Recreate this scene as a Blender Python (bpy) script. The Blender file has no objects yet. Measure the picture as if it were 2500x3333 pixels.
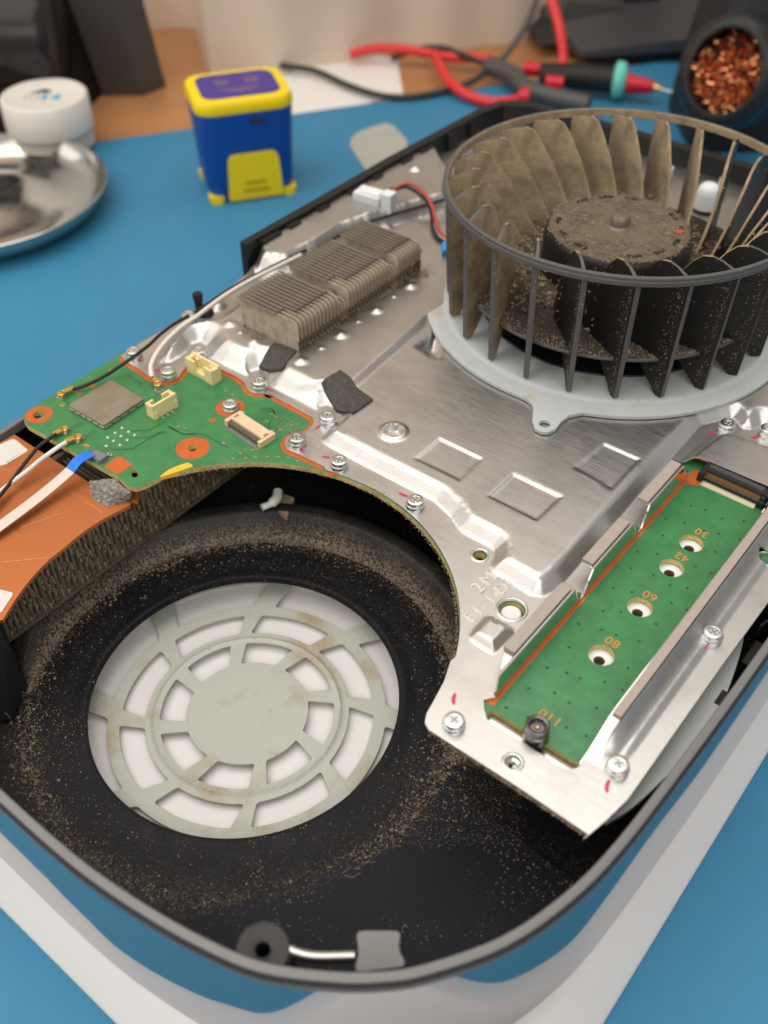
import bpy, bmesh, math, random
import numpy as np
from mathutils import Vector, Matrix
from mathutils.geometry import delaunay_2d_cdt

random.seed(7)
rng = np.random.default_rng(7)
scene = bpy.context.scene
COL = scene.collection
PI = math.pi

# ------------------------------------------------------------------ camera, world, lights, exposure
MATZ = 62.0                       # console frame: z = 0 is the shield flange, the mat lies 62 mm below
PITCH, ROLL, CAMH, FPX = 0.770786, -0.0066686, 200.83, 3272.25
cp, sp = math.cos(PITCH), math.sin(PITCH)
fwd = Vector((0, cp, -sp)); rt = Vector((1, 0, 0)); up = Vector((0, sp, cp))
cr, sr = math.cos(ROLL), math.sin(ROLL)
RX = cr * rt + sr * up; RY = -sr * rt + cr * up
cam_d = bpy.data.cameras.new("camera"); cam = bpy.data.objects.new("camera", cam_d); COL.objects.link(cam)
cam_d.sensor_fit = 'VERTICAL'; cam_d.sensor_height = 36; cam_d.sensor_width = 27
cam_d.lens = 36 * FPX / 3333
cam_d.clip_start = 0.01; cam_d.clip_end = 20
M = Matrix((RX, RY, -fwd)).transposed().to_4x4()
M.translation = Vector((0, 0, (CAMH + MATZ) / 1000))
cam.matrix_world = M
cam_d.dof.use_dof = True; cam_d.dof.focus_distance = 0.285; cam_d.dof.aperture_fstop = 11.0
scene.camera = cam

w = bpy.data.worlds.new("World"); scene.world = w; w.use_nodes = True
w.node_tree.nodes['Background'].inputs[0].default_value = (1.0, 0.97, 0.94, 1)
w.node_tree.nodes['Background'].inputs[1].default_value = 0.36

def area(name, loc, target, sx, sy, power, col):
    l = bpy.data.lights.new(name, 'AREA'); l.shape = 'RECTANGLE'; l.size = sx; l.size_y = sy
    l.energy = power; l.color = col
    o = bpy.data.objects.new(name, l); COL.objects.link(o); o.location = loc
    o.rotation_euler = (Vector(target) - Vector(loc)).to_track_quat('-Z', 'Y').to_euler()
    return o
area("ceiling_light", (-0.22, 0.42, 1.30), (0.02, 0.28, 0), 1.7, 1.4, 12.5, (1.0, 0.955, 0.90))
area("left_lamp_panel", (-1.15, -0.05, 0.85), (0.0, 0.22, 0), 1.9, 1.3, 6.2, (1.0, 0.94, 0.86))
area("camera_side_fill", (0.25, -0.80, 0.95), (0.02, 0.22, 0), 1.2, 0.6, 5, (1.0, 0.95, 0.88))  # added weak fill from the camera side, no lamp of the room
scene.view_settings.view_transform = 'Standard'; scene.view_settings.look = 'None'
scene.view_settings.exposure = 0.36; scene.view_settings.gamma = 1.0
scene.cycles.max_bounces = 8; scene.cycles.glossy_bounces = 5
scene.cycles.caustics_reflective = False; scene.cycles.caustics_refractive = False
scene.cycles.sample_clamp_indirect = 4.0

# ------------------------------------------------------------------ picks in the photograph -> points of the place
CROP = dict(A=(50,1050,2.765),B=(500,1100,2.552),C=(350,850,3.016),D=(750,350,2.212),E=(1050,1000,2.552),F=(1350,1750,3.318),
  G=(1350,2150,2.552),H=(2100,1700,3.6875),I=(1900,1300,2.765),J=(1350,1300,1.4426),K=(1350,1900,1.4426),L=(0,1300,3.318),
  M=(0,1400,2.074),N=(1750,550,2.212),P=(1380,750,2.304),Q=(1350,330,1.4426),R=(0,1800,1.106),S=(900,1200,1.659),
  T=(700,650,2.074),Z=(0,0,.6636),W=(0,1900,2.764),X=(1700,0,2.074),Y=(900,0,1.952),V=(0,0,1.659),O=(0,0,1.0),U=(600,3000,2.074))
OX, OY = -40.2, 170.0
UX, UY, VX, VY = .6285, .7778, .7778, -.6285

def wat(k, pts, z):
    """pixel picks -> world mm on the level z (z in the console frame)"""
    x0, y0, s = CROP[k]; out = []
    for a, b in pts:
        px, py = x0 + a / s, y0 + b / s
        d = RX * ((px - 1250) / FPX) - RY * ((py - 1666.5) / FPX) + fwd
        t = (z - CAMH) / d.z
        out.append((d.x * t, d.y * t))
    return out
def at(k, pts, z):
    """the same in the console's own frame: x across, y along"""
    return [((x-OX)*VX + (y-OY)*VY, (x-OX)*UX + (y-OY)*UY) for x, y in wat(k, pts, z)]
def at1(k, p, z): return at(k, [p], z)[0]

# ------------------------------------------------------------------ materials
def new_mat(name):
    m = bpy.data.materials.new(name); m.use_nodes = True
    return m, m.node_tree, m.node_tree.nodes['Principled BSDF']
def nd(t, typ, **kw):
    n = t.nodes.new(typ)
    for k, v in kw.items(): setattr(n, k, v)
    return n
def noise(t, co, scale, detail=3, rough=.55, vec_scale=None):
    if vec_scale:
        mp = nd(t, 'ShaderNodeMapping'); mp.inputs['Scale'].default_value = vec_scale
        t.links.new(co, mp.inputs[0]); co = mp.outputs[0]
    n = nd(t, 'ShaderNodeTexNoise'); n.inputs['Scale'].default_value = scale
    n.inputs['Detail'].default_value = detail; n.inputs['Roughness'].default_value = rough
    t.links.new(co, n.inputs['Vector']); return n.outputs['Fac']
def ramp(t, f, a, b, va=0., vb=1.):
    r = nd(t, 'ShaderNodeMapRange'); r.clamp = True
    for i, v in zip((1, 2, 3, 4), (a, b, va, vb)): r.inputs[i].default_value = v
    t.links.new(f, r.inputs[0]); return r.outputs[0]
def math2(t, op, a, b):
    m = nd(t, 'ShaderNodeMath', operation=op)
    for i, v in enumerate((a, b)):
        if isinstance(v, (int, float)): m.inputs[i].default_value = v
        else: t.links.new(v, m.inputs[i])
    return m.outputs[0]
def mixc(t, f, a, b):
    m = nd(t, 'ShaderNodeMix', data_type='RGBA')
    if isinstance(f, (int, float)): m.inputs[0].default_value = f
    else: t.links.new(f, m.inputs[0])
    for i, v in ((6, a), (7, b)):
        if isinstance(v, tuple): m.inputs[i].default_value = (*v, 1)
        else: t.links.new(v, m.inputs[i])
    return m.outputs[2]
DUST = (0.21, 0.145, 0.085)
FD = (0.26, 0.195, 0.13)
def specks(t, co, scale, lo, hi, patch=None, plo=.4, phi=.6):
    """mask of scattered specks, thicker where the broad noise is high"""
    v = nd(t, 'ShaderNodeTexVoronoi'); v.inputs['Scale'].default_value = scale
    t.links.new(co, v.inputs['Vector'])
    sep = nd(t, 'ShaderNodeSeparateColor'); t.links.new(v.outputs['Color'], sep.inputs[0])
    thr = ramp(t, sep.outputs[0], lo, hi, 0, .55)
    if patch: thr = math2(t, 'MULTIPLY', thr, ramp(t, noise(t, co, patch, 3), plo, phi, .15, 1))
    d = math2(t, 'SUBTRACT', thr, v.outputs['Distance'])
    return ramp(t, d, 0, .12)
def film(t, co, r0, wd, lo, hi, k):
    # thin dust film lying thickest in a ring of radius r0 (mm) and in broad patches
    s = nd(t, 'ShaderNodeSeparateXYZ'); t.links.new(co, s.inputs[0])
    r = math2(t, 'SQRT', math2(t, 'ADD', math2(t, 'MULTIPLY', s.outputs[0], s.outputs[0]), math2(t, 'MULTIPLY', s.outputs[1], s.outputs[1])), 0.)
    q = ramp(t, math2(t, 'ABSOLUTE', math2(t, 'SUBTRACT', r, r0/1000), 0.), 0, wd/1000, 1, 0)
    q = math2(t, 'ADD', math2(t, 'MULTIPLY', q, .75), ramp(t, noise(t, co, 34, 3), .42, .74, 0, .30))
    fine = ramp(t, noise(t, co, 1250, 3, .7), lo, hi)
    return math2(t, 'MINIMUM', math2(t, 'MULTIPLY', math2(t, 'MULTIPLY', q, fine), k), .9)
def mat(name, col, rough=.5, metal=0., var=0., vscale=120, bump=None, bevel=0., dust=None, coat=0., spec=None, brush=None,
        rvar=0., stain=None, ior=None, two=None, ring=None):
    m, t, b = new_mat(name)
    co = nd(t, 'ShaderNodeTexCoord').outputs['Object']
    c = col
    if two:      # broad second colour
        c = mixc(t, ramp(t, noise(t, co, two[1], 4), two[2], two[3]), c, two[0])
    if var:
        f = ramp(t, noise(t, co, vscale, 5, .6), .3, .7)
        base = c if isinstance(c, tuple) else None
        if base:
            c = mixc(t, f, tuple(x*(1-var) for x in base), tuple(min(1, x*(1+var)) for x in base))
    r_out = rough
    hgt = None
    if brush:
        bn = noise(t, co, 1, 3, .6, brush)
        if rvar: r_out = ramp(t, bn, .3, .7, rough-rvar, rough+rvar)
        hgt = math2(t, 'MULTIPLY', bn, .25)
    elif rvar:
        r_out = ramp(t, noise(t, co, 180, 4), .3, .7, max(.02, rough-rvar), rough+rvar)
    met_out = metal
    if stain:    # stain = (colour, scale, lo, hi)
        f = ramp(t, noise(t, co, stain[1], 5, .65), stain[2], stain[3])
        c = mixc(t, f, c, stain[0])
    if ring:
        c = mixc(t, film(t, co, *ring), c, FD)
    if dust:     # list of (scale, lo, hi, patch, plo, phi, colour)
        for (s_, lo, hi, pa, plo, phi, dc) in dust:
            f = specks(t, co, s_, lo, hi, pa, plo, phi)
            c = mixc(t, f, c, dc)
            if metal:
                met_out = math2(t, 'MULTIPLY', met_out, math2(t, 'SUBTRACT', 1.0, f))
            if isinstance(r_out, (int, float)): r_out = ramp(t, f, 0, 1, r_out, .9)
            hgt = f if hgt is None else math2(t, 'ADD', hgt, f)
    if bump:
        h2 = noise(t, co, bump[0], 4, .65)
        hgt = h2 if hgt is None else math2(t, 'ADD', math2(t, 'MULTIPLY', h2, bump[1]), hgt)
    for v, i in ((c, 'Base Color'), (r_out, 'Roughness'), (met_out, 'Metallic')):
        if isinstance(v, tuple): b.inputs[i].default_value = (*v, 1)
        elif isinstance(v, (int, float)): b.inputs[i].default_value = v
        else: t.links.new(v, b.inputs[i])
    nrm = None
    if bevel:
        bv = nd(t, 'ShaderNodeBevel', samples=3); bv.inputs['Radius'].default_value = bevel/1000; nrm = bv.outputs[0]
    if hgt is not None:
        bp = nd(t, 'ShaderNodeBump'); bp.inputs['Strength'].default_value = bump[2] if bump else .35
        bp.inputs['Distance'].default_value = bump[3] if bump and len(bump) > 3 else .0004
        t.links.new(hgt, bp.inputs['Height'])
        if nrm: t.links.new(nrm, bp.inputs['Normal'])
        nrm = bp.outputs[0]
    if nrm: t.links.new(nrm, b.inputs['Normal'])
    if spec is None and sum(col) < .12 and not metal: spec = .28
    if coat: b.inputs['Coat Weight'].default_value = coat; b.inputs['Coat Roughness'].default_value = .08
    if spec is not None: b.inputs['Specular IOR Level'].default_value = spec
    if ior: b.inputs['IOR'].default_value = ior
    return m

ALU = mat('brushed_aluminium', (.59,.575,.555), .37, 1., brush=(160, 2800, 300), rvar=.06, bump=(700,.2,.05,.00009),
          dust=[(1100, .80, 1.3, 40, .45, .7, DUST)], stain=((.45,.43,.40), 35, .5, .75))
ALUP = mat('plain_aluminium', (.68,.66,.63), .26, 1., bevel=.25, rvar=.08)
MIRROR = mat('bright_folded_steel', (.80,.79,.77), .10, 1., bevel=.2)
SCREW = mat('screw_steel', (.66,.68,.68), .24, 1., bevel=.25, rvar=.08)
RECESS = mat('screw_recess', (.30,.30,.30), .4, 1.)
PCB = mat('green_solder_mask', (.036,.195,.062), .36, var=.16, vscale=240, rvar=.08, coat=.15,
          stain=((.14,.24,.10), 90, .66, .80), dust=[(900,.93,1.25,60,.45,.7,(.30,.22,.12))])
PCBEDGE = mat('board_edge', (.52,.43,.15), .6, var=.25, vscale=700)
ORANGE = mat('bare_copper_pad', (.54,.115,.018), .38, .15, var=.12, vscale=300, dust=[(700,.9,1.2,80,.45,.7,(.6,.25,.08))])
GOLD = mat('gold_plate', (.80,.50,.16), .28, 1., bevel=.15)
SOLDER = mat('solder', (.58,.57,.53), .38, .9, bump=(900,1,.3))
CAN = mat('module_can', (.37,.335,.27), .42, 1., rvar=.1, bevel=.2, stain=((.24,.19,.14), 70, .58, .75), bump=(500,1,.04))
CREAM = mat('cream_nylon', (.80,.66,.33), .45, var=.05, bevel=.25)
BEIGE = mat('beige_nylon', (.72,.53,.34), .5, var=.05, bevel=.2)
GREYPL = mat('grey_latch', (.17,.17,.19), .45, bevel=.2)
BLACK = mat('black_plastic', (.012,.012,.013), .42, bump=(700,1,.08), rvar=.1, bevel=.3)
TUB = mat('dusty_black_plastic', (.007,.007,.009), .50, spec=.16, bump=(1600,.4,.35,.0003), rvar=.08,
          ring=(61, 6, .52, .68, .5),
          dust=[(1700,.55,1.1,45,.42,.68,FD),(800,.90,1.2,40,.45,.64,(.30,.225,.15))])
TUBWALL = mat('grey_black_plastic', (.014,.0135,.014), .42, spec=.25, ring=(62.0,3.2,.42,.62,1.3), var=.0, vscale=60, dust=[(900,.75,1.3,60,.45,.6,DUST)])
TUBCLEAN = mat('bluish_black_plastic', (.010,.011,.016), .6, spec=.15, bump=(1500,.5,.2,.0002), ring=(61, 4, .52, .68, .3), dust=[(1600,.40,1.05,50,.36,.66,(.26,.195,.13)),(800,.9,1.2,40,.45,.64,(.30,.225,.15))])
RIMG = mat('grey_rim', (.17,.165,.16), .45, bevel=.4, rvar=.05)
RIMD = mat('dark_rim', (.035,.033,.035), .3, bevel=.4)
GLOSS = mat('piano_black_band', (.42,.42,.44), .045, 1., dust=[(160,.97,1.2,14,.5,.6,(.4,.4,.4))])
WHITE = mat('white_shell', (.68,.655,.645), .42, var=.02, vscale=40, stain=((.50,.42,.36), 160, .72, .80), dust=[(220,.965,1.2,20,.45,.6,(.35,.25,.17))])
GRILLE = mat('grey_green_coating', (.41,.425,.37), .45, bump=(1400,.6,.25,.0002), stain=((.34,.27,.165), 48, .53, .71),
             dust=[(900,.62,1.15,30,.4,.65,(.33,.26,.17)),(420,.90,1.2,20,.4,.6,(.20,.14,.08))], bevel=.2)
FANPL = mat('zinc_plate', (.52,.55,.545), .42, .12, var=.04, vscale=60, bevel=.25, stain=((.47,.38,.25), 60, .60, .74), dust=[(900,.80,1.2,38,.45,.66,(.42,.31,.19))])
FINM = mat('dusty_fin', (.42,.345,.26), .7, var=.3, vscale=300, bump=(1500,1,.5,.0003))
FINTOP = mat('fin_top_metal', (.33,.285,.24), .42, .6, rvar=.1, stain=((.25,.19,.13), 200, .52, .7), bump=(900,1,.1))
FIND = mat('caked_fin_gap_shade', (.105,.080,.055), .85, var=.5, vscale=330, bump=(1100,1,.9,.0006))
COPPER = mat('copper_sheet', (.52,.175,.062), .40, .80, brush=(60,1400,300), rvar=.07, stain=((.50,.17,.06), 45, .52, .72))
FOAMG = mat('conductive_foam', (.34,.325,.30), .45, .55, bump=(1600,1,1.,.0008), var=.5, vscale=900, stain=((.22,.15,.08), 110, .55, .7))
FABRIC = mat('dark_fabric_pad', (.055,.048,.042), .75, var=.45, vscale=900, bump=(1500,1,.5,.0003), dust=[(1000,.8,1.2,90,.45,.6,DUST)])
GASKET = mat('taupe_gasket', (.37,.315,.275), .62, var=.07, vscale=500, bump=(1800,1,.12,.0002), bevel=.25)
CABB = mat('black_cable', (.018,.017,.017), .38)
CABW = mat('white_cable', (.72,.66,.60), .42)
CABR = mat('red_cable', (.45,.06,.045), .4)
RIB = mat('ribbon_white', (.66,.55,.49), .45)
RIBB = mat('ribbon_blue', (.005,.17,.70), .4)
LABEL = mat('paper_label', (.64,.61,.57), .5)
INK = mat('black_print', (.03,.03,.03), .6)
PINK = mat('magenta_paint', (.52,.03,.12), .45, var=.2, vscale=900)
PRINTO = mat('orange_print', (.50,.21,.055), .5)
TRACE = mat('trace_under_mask', (.012,.115,.035), .3)
YEL = mat('yellow_kapton', (.78,.48,.03), .4)
WHT = mat('white_nylon', (.78,.80,.79), .35)
DARKST = mat('blackened_steel', (.16,.155,.15), .3, 1., bevel=.3)
FANK = mat('fan_black', (.017,.0165,.016), .40, bump=(900,.5,.1,.0002), bevel=.25,
           dust=[(1100,.50,1.15,60,.38,.66,(.28,.21,.135)),(620,.86,1.2,70,.42,.65,(.30,.225,.15))])
RINGM = mat('fan_ring_grey', (.085,.082,.080), .46, bevel=.4, dust=[(1000,.55,1.15,70,.4,.65,(.28,.21,.14))], bump=(800,.5,.1,.0002))
FANDUST = mat('dusty_blade', (.34,.255,.155), .85, var=.30, vscale=170, bump=(1300,1,.7,.0007), stain=((.19,.14,.085), 60, .55, .75))
CLUMP = mat('dust_clump', (.29,.225,.155), .95, var=.45, vscale=420, bump=(900,1,1.,.0010))
HUBT = mat('dusty_hub', (.18,.138,.088), .80, bump=(900,1,1.,.0014), stain=((.09,.075,.055), 130, .5, .7), dust=[(1300,.35,1.1,110,.35,.6,(.24,.17,.095))])
CLEAR = mat('clear_cap', (.125,.10,.070), .28, coat=.25)
TEALC = mat('blue_sleeve', (.03,.30,.80), .4)

# ------------------------------------------------------------------ mesh helpers (mm in, metres out)
def pip(P, poly):
    poly = np.asarray(poly, float); x, y = P[:, 0], P[:, 1]; ins = np.zeros(len(P), bool)
    j = len(poly) - 1
    for i in range(len(poly)):
        xi, yi = poly[i]; xj, yj = poly[j]
        c = ((yi > y) != (yj > y)) & (x < (xj - xi) * (y - yi) / ((yj - yi) if yj != yi else 1e-12) + xi)
        ins ^= c; j = i
    return ins
def sdist(P, poly, closed=True):
    """distance to a polygon, positive inside"""
    poly = np.asarray(poly, float); d = np.full(len(P), 1e9); n = len(poly)
    for i in range(n if closed else n - 1):
        a = poly[i]; b = poly[(i + 1) % n]; ab = b - a; L = ab @ ab
        if L < 1e-12: continue
        t = np.clip(((P - a) @ ab) / L, 0, 1)
        d = np.minimum(d, np.linalg.norm(P - a - t[:, None] * ab, axis=1))
    return np.where(pip(P, poly), d, -d) if closed else d
def circle(cx, cy, r, n=24, a0=0., a1=2*PI):
    full = abs(a1 - a0 - 2*PI) < 1e-6
    return [(cx + r*math.cos(a0 + (a1-a0)*i/(n if full else n-1)), cy + r*math.sin(a0 + (a1-a0)*i/(n if full else n-1))) for i in range(n)]
def rnd(poly, r, n=4):
    """rounded corners"""
    out = []; N = len(poly)
    for i in range(N):
        p = Vector(poly[i]); a = Vector(poly[i-1]); b = Vector(poly[(i+1) % N])
        rr = r[i] if isinstance(r, (list, tuple)) else r
        u, v = a - p, b - p
        k = min(rr, u.length*.45, v.length*.45)
        if k < 1e-6: out.append(tuple(p)); continue
        s, e = p + u.normalized()*k, p + v.normalized()*k
        for j in range(n + 1):
            t = j/n; q = s*(1-t)**2 + p*2*t*(1-t) + e*t*t; out.append((q.x, q.y))
    return out
def offset(poly, d):
    """positive d moves a counter-clockwise outline inward"""
    out = []; N = len(poly)
    for i in range(N):
        a, p, b = Vector(poly[i-1]), Vector(poly[i]), Vector(poly[(i+1) % N])
        t = ((p-a).normalized() + (b-p).normalized())
        if t.length < 1e-6: t = b - p
        t.normalize(); q = p + Vector((-t.y, t.x))*d; out.append((q.x, q.y))
    return out
def ccw(poly):
    a = sum(poly[i-1][0]*poly[i][1] - poly[i][0]*poly[i-1][1] for i in range(len(poly)))
    return poly if a > 0 else poly[::-1]
def smooth_path(pts, n=8):
    """Catmull-Rom through 2-D or 3-D points"""
    P = [Vector(p) for p in pts]; P = [2*P[0]-P[1]] + P + [2*P[-1]-P[-2]]; out = []
    for i in range(1, len(P)-2):
        a, b, c, d = P[i-1:i+3]
        for j in range(n):
            t = j/n
            out.append(.5*((2*b) + (c-a)*t + (2*a-5*b+4*c-d)*t*t + (3*b-a-3*c+d)*t**3))
    out.append(P[-2]); return out

class MB:
    def __init__(s): s.v = []; s.f = []; s.m = []
    def add(s, vs, fs, mi=0):
        o = len(s.v); s.v += [tuple(p) for p in vs]; s.f += [tuple(o+i for i in f) for f in fs]; s.m += [mi]*len(fs); return s
    def box(s, cx, cy, z0, z1, sx, sy, rot=0., mi=0, top=1.0):
        c, n = math.cos(rot), math.sin(rot); vs = []
        for z, k in ((z0, 1.), (z1, top)):
            for a, b in ((-1,-1),(1,-1),(1,1),(-1,1)):
                x, y = a*sx/2*k, b*sy/2*k; vs.append((cx+x*c-y*n, cy+x*n+y*c, z))
        return s.add(vs, [(3,2,1,0),(4,5,6,7),(0,1,5,4),(1,2,6,5),(2,3,7,6),(3,0,4,7)], mi)
    def hexa(s, vs, mi=0):
        return s.add(vs, [(3,2,1,0),(4,5,6,7),(0,1,5,4),(1,2,6,5),(2,3,7,6),(3,0,4,7)], mi)
    def plate(s, outline, z0, z1, holes=(), pts=None, hf=None, mi=0, side=None, taper=0.):
        """flat or height-mapped sheet with true edges and holes"""
        outline = ccw(outline); loops = [outline] + [ccw(h)[::-1] for h in holes]
        P = []; F = []; E_ = []
        for l in loops:
            b = len(P); P += l; F.append(list(range(b, b+len(l))))
            E_ += [(b+i, b+(i+1) % len(l)) for i in range(len(l))]
        if pts is not None: P = P + [tuple(p) for p in pts]
        vo, eo, fo, ov, oe, of = delaunay_2d_cdt([Vector(p) for p in P], E_, [], 0, 1e-5)
        A = np.array([(p.x, p.y) for p in vo])
        tri = np.array([f for f in fo if len(f) == 3])
        cen = A[tri].mean(1); keep = pip(cen, outline)
        for h in holes: keep &= ~pip(cen, h)
        tri = tri[keep]
        a, b, c = A[tri[:,0]], A[tri[:,1]], A[tri[:,2]]
        flip = ((b-a)[:,0]*(c-a)[:,1] - (b-a)[:,1]*(c-a)[:,0]) < 0
        tri[flip] = tri[flip][:, ::-1]
        H = hf(A) if hf is not None else np.zeros(len(A))
        n = len(A)
        top = [(A[i,0], A[i,1], z1+H[i]) for i in range(n)]; bot = [(A[i,0], A[i,1], z0+H[i]) for i in range(n)]
        s.add(top+bot, [tuple(t) for t in tri.tolist()] + [(c_+n, b_+n, a_+n) for a_, b_, c_ in tri.tolist()], mi)
        base = len(s.v) - 2*n
        from collections import Counter
        ed = Counter()
        for t in tri.tolist():
            for i in range(3): ed[(t[i], t[(i+1) % 3])] += 1
        sf = [(base+i+n, base+j+n, base+j, base+i) for (i, j) in ed if (j, i) not in ed]
        s.f += sf; s.m += [mi if side is None else side]*len(sf)
        return s
    def tube(s, pts, r, n=8, mi=0, cap=True, flat=None):
        P = [Vector(p) for p in pts]; vs = []; fs = []
        t = (P[1]-P[0]).normalized(); x = t.orthogonal().normalized()
        if abs(t.z) < .95: x = Vector((0,0,1)).cross(t).normalized()
        for i, p in enumerate(P):
            t2 = ((P[min(i+1, len(P)-1)] - P[max(i-1, 0)])).normalized()
            x = (x - t2*x.dot(t2)).normalized(); y = t2.cross(x)
            rr = r[i] if isinstance(r, (list, tuple)) else r
            ra, rb = (rr, rr) if flat is None else flat
            for k in range(n):
                a = 2*PI*(k+.5)/n; vs.append(p + x*math.cos(a)*ra + y*math.sin(a)*rb)
        for i in range(len(P)-1):
            for k in range(n): fs.append((i*n+k, i*n+(k+1) % n, (i+1)*n+(k+1) % n, (i+1)*n+k))
        if cap: fs.append(tuple(range(n))[::-1]); fs.append(tuple((len(P)-1)*n+k for k in range(n)))
        return s.add(vs, fs, mi)
    def lathe(s, prof, n=48, c=(0,0), mi=0, mis=None, a0=0., a1=2*PI, cap=False):
        full = abs(a1-a0-2*PI) < 1e-6; m = n if full else n+1; vs = []; fs = []; ms = []
        for i in range(m):
            a = a0 + (a1-a0)*i/n
            for r, z in prof: vs.append((c[0]+r*math.cos(a), c[1]+r*math.sin(a), z))
        k = len(prof)
        for i in range(n):
            j = (i+1) % m
            for q in range(k-1):
                fs.append((i*k+q, j*k+q, j*k+q+1, i*k+q+1)); ms.append(mis[q] if mis else mi)
        o = len(s.v); s.v += vs; s.f += [tuple(o+i for i in f) for f in fs]; s.m += ms
        return s
    def grain(s, x, y, z, r, mi=0):
        q = []
        R_ = Matrix.Rotation(random.random()*6.28, 3, 'Z') @ Matrix.Rotation(random.random()*6.28, 3, 'X')
        for v in ((1,0,0),(-1,0,0),(0,1,0),(0,-1,0),(0,0,1),(0,0,-1)):
            q.append(Vector((x,y,z)) + R_ @ (Vector(v)*r*random.uniform(.5, 1.2)))
        return s.add(q, [(0,2,4),(2,1,4),(1,3,4),(3,0,4),(2,0,5),(1,2,5),(3,1,5),(0,3,5)], mi)
    def mesh(s, name, mats, off=(0,0,0), smooth=35, merge=True):
        me = bpy.data.meshes.new(name)
        o = off
        me.from_pydata([((x-o[0])/1000, (y-o[1])/1000, (z-o[2])/1000) for x, y, z in s.v], [], s.f)
        for m in (mats if isinstance(mats, (list, tuple)) else [mats]): me.materials.append(m)
        me.polygons.foreach_set('material_index', s.m)
        bm = bmesh.new(); bm.from_mesh(me)
        if merge: bmesh.ops.remove_doubles(bm, verts=bm.verts, dist=1e-6)
        bmesh.ops.recalc_face_normals(bm, faces=bm.faces) if merge == 2 else None
        bm.to_mesh(me); bm.free()
        if smooth:
            me.shade_smooth()
            me.set_sharp_from_angle(angle=math.radians(smooth))
        me.update(); return me
def obj(name, mb, mats, parent=None, loc=None, smooth=35, merge=True, kind=None, label=None):
    """link ONE mesh object; console-frame mm, z measured from the flange level"""
    off = loc if loc else (0, 0, -MATZ)
    if isinstance(mb, MB): me = mb.mesh(name, mats, off if loc else (0,0,-MATZ), smooth, merge)
    else: me = mb
    o = bpy.data.objects.new(name, me); COL.objects.link(o)
    if parent is not None: o.parent = parent
    if loc: o.location = (loc[0]/1000, loc[1]/1000, (loc[2]+MATZ)/1000)
    if kind: o['kind'] = kind
    if label: o['label'] = label
    return o
def put(name, me, parent, loc, rz=0., label=None):
    """another copy of a shared mesh, in the console frame"""
    o = bpy.data.objects.new(name, me); COL.objects.link(o); o.parent = parent
    o.location = (loc[0]/1000, loc[1]/1000, (loc[2]+MATZ)/1000); o.rotation_euler.z = rz
    if label: o['label'] = label
    return o
def local_mesh(mb, name, mats, smooth=35, merge=True): return mb.mesh(name, mats, (0,0,0), smooth, merge)
def thing(name, label, cat, loc=(0,0,0), rz=0., group=None):
    o = bpy.data.objects.new(name, None); COL.objects.link(o); o.location = loc; o.rotation_euler.z = rz
    o.empty_display_size = .01
    o['label'] = label; o['category'] = cat
    if group: o['group'] = group
    return o
def tag(o, label, cat, group=None):
    o['label'] = label; o['category'] = cat
    if group: o['group'] = group
    return o
def lat(k, pts, z): return [(x, y, z) for x, y in at(k, pts, z)]
def wobj(name, mb, mats, parent=None, smooth=35, merge=True, kind=None):
    """mesh in world mm with z measured from the mat"""
    me = mb.mesh(name, mats, (0,0,0), smooth, merge)
    o = bpy.data.objects.new(name, me); COL.objects.link(o)
    if parent is not None: o.parent = parent
    if kind: o['kind'] = kind
    return o
def text_obj(name, curve, parent):
    t0 = bpy.data.objects.new('tmp', curve); COL.objects.link(t0)
    dg = bpy.context.evaluated_depsgraph_get(); dg.update()
    me = bpy.data.meshes.new_from_object(t0.evaluated_get(dg)); me.name = name
    bpy.data.objects.remove(t0)
    o = bpy.data.objects.new(name, me); COL.objects.link(o); o.parent = parent
    return o

# ------------------------------------------------------------------ the setting: bench top, wall
ZB = 0.0
mb = MB(); mb.plate([(-900,-500),(900,-500),(900,1500),(-900,1500)], -25, -2.2)
WOODM = mat('varnished_wood', (.46,.215,.085), .38, var=.25, vscale=14, brush=(6,60,20), stain=((.28,.12,.05), 7, .45, .75))
o = wobj('tabletop', mb, WOODM); o['kind'] = 'structure'
WALLM = mat('beige_wall', (.66,.55,.44), .8, var=.10, vscale=5, stain=((.55,.44,.34), 6, .55, .75))
mb = MB(); xs = np.linspace(-700, 900, 220)
def wally(x):
    base = 730 + (x+10)*.335 if x > -118 else 694 + min(1, (-118-x)/20)*100
    return base + 3.5*math.sin(x*.11) + 4*math.sin(x*.047+1.3)
prof = [(x, wally(x)) for x in xs]
vs = []; fs = []
for x, y in prof: vs += [(x, y, -2.2), (x, y, 900)]
for i in range(len(prof)-1): fs.append((2*i, 2*i+2, 2*i+3, 2*i+1))
mb.add(vs, fs)
o = wobj('wall', mb, WALLM, smooth=60); o['kind'] = 'structure'

# blue silicone mat
BLUE = mat('blue_silicone_mat', (.037,.212,.370), .55, var=.06, vscale=9, bump=(600,1,.05,.0002), rvar=.06,
           dust=[(420,.94,1.25,9,.45,.65,(.075,.24,.40)),(160,.985,1.3,10,.45,.6,(.16,.25,.32))], spec=.4, stain=((.040,.225,.405), 30, .5, .75))
mb = MB()
e0, e1 = np.array(wat('V', [(560,760)], -62)[0]), np.array(wat('V', [(1620,610)], -62)[0])
d = (e1-e0)/np.linalg.norm(e1-e0); nrm_ = np.array([d[1], -d[0]])
c1 = e0 - d*250; c2 = e0 + d*640
mb.plate(rnd([tuple(c1), tuple(c2), tuple(c2+nrm_*900), tuple(c1+nrm_*900)], 12), -2.2, 0)
tag(wobj('work_mat', mb, BLUE), 'large blue silicone work mat lying flat under the opened console', 'mat')

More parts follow.
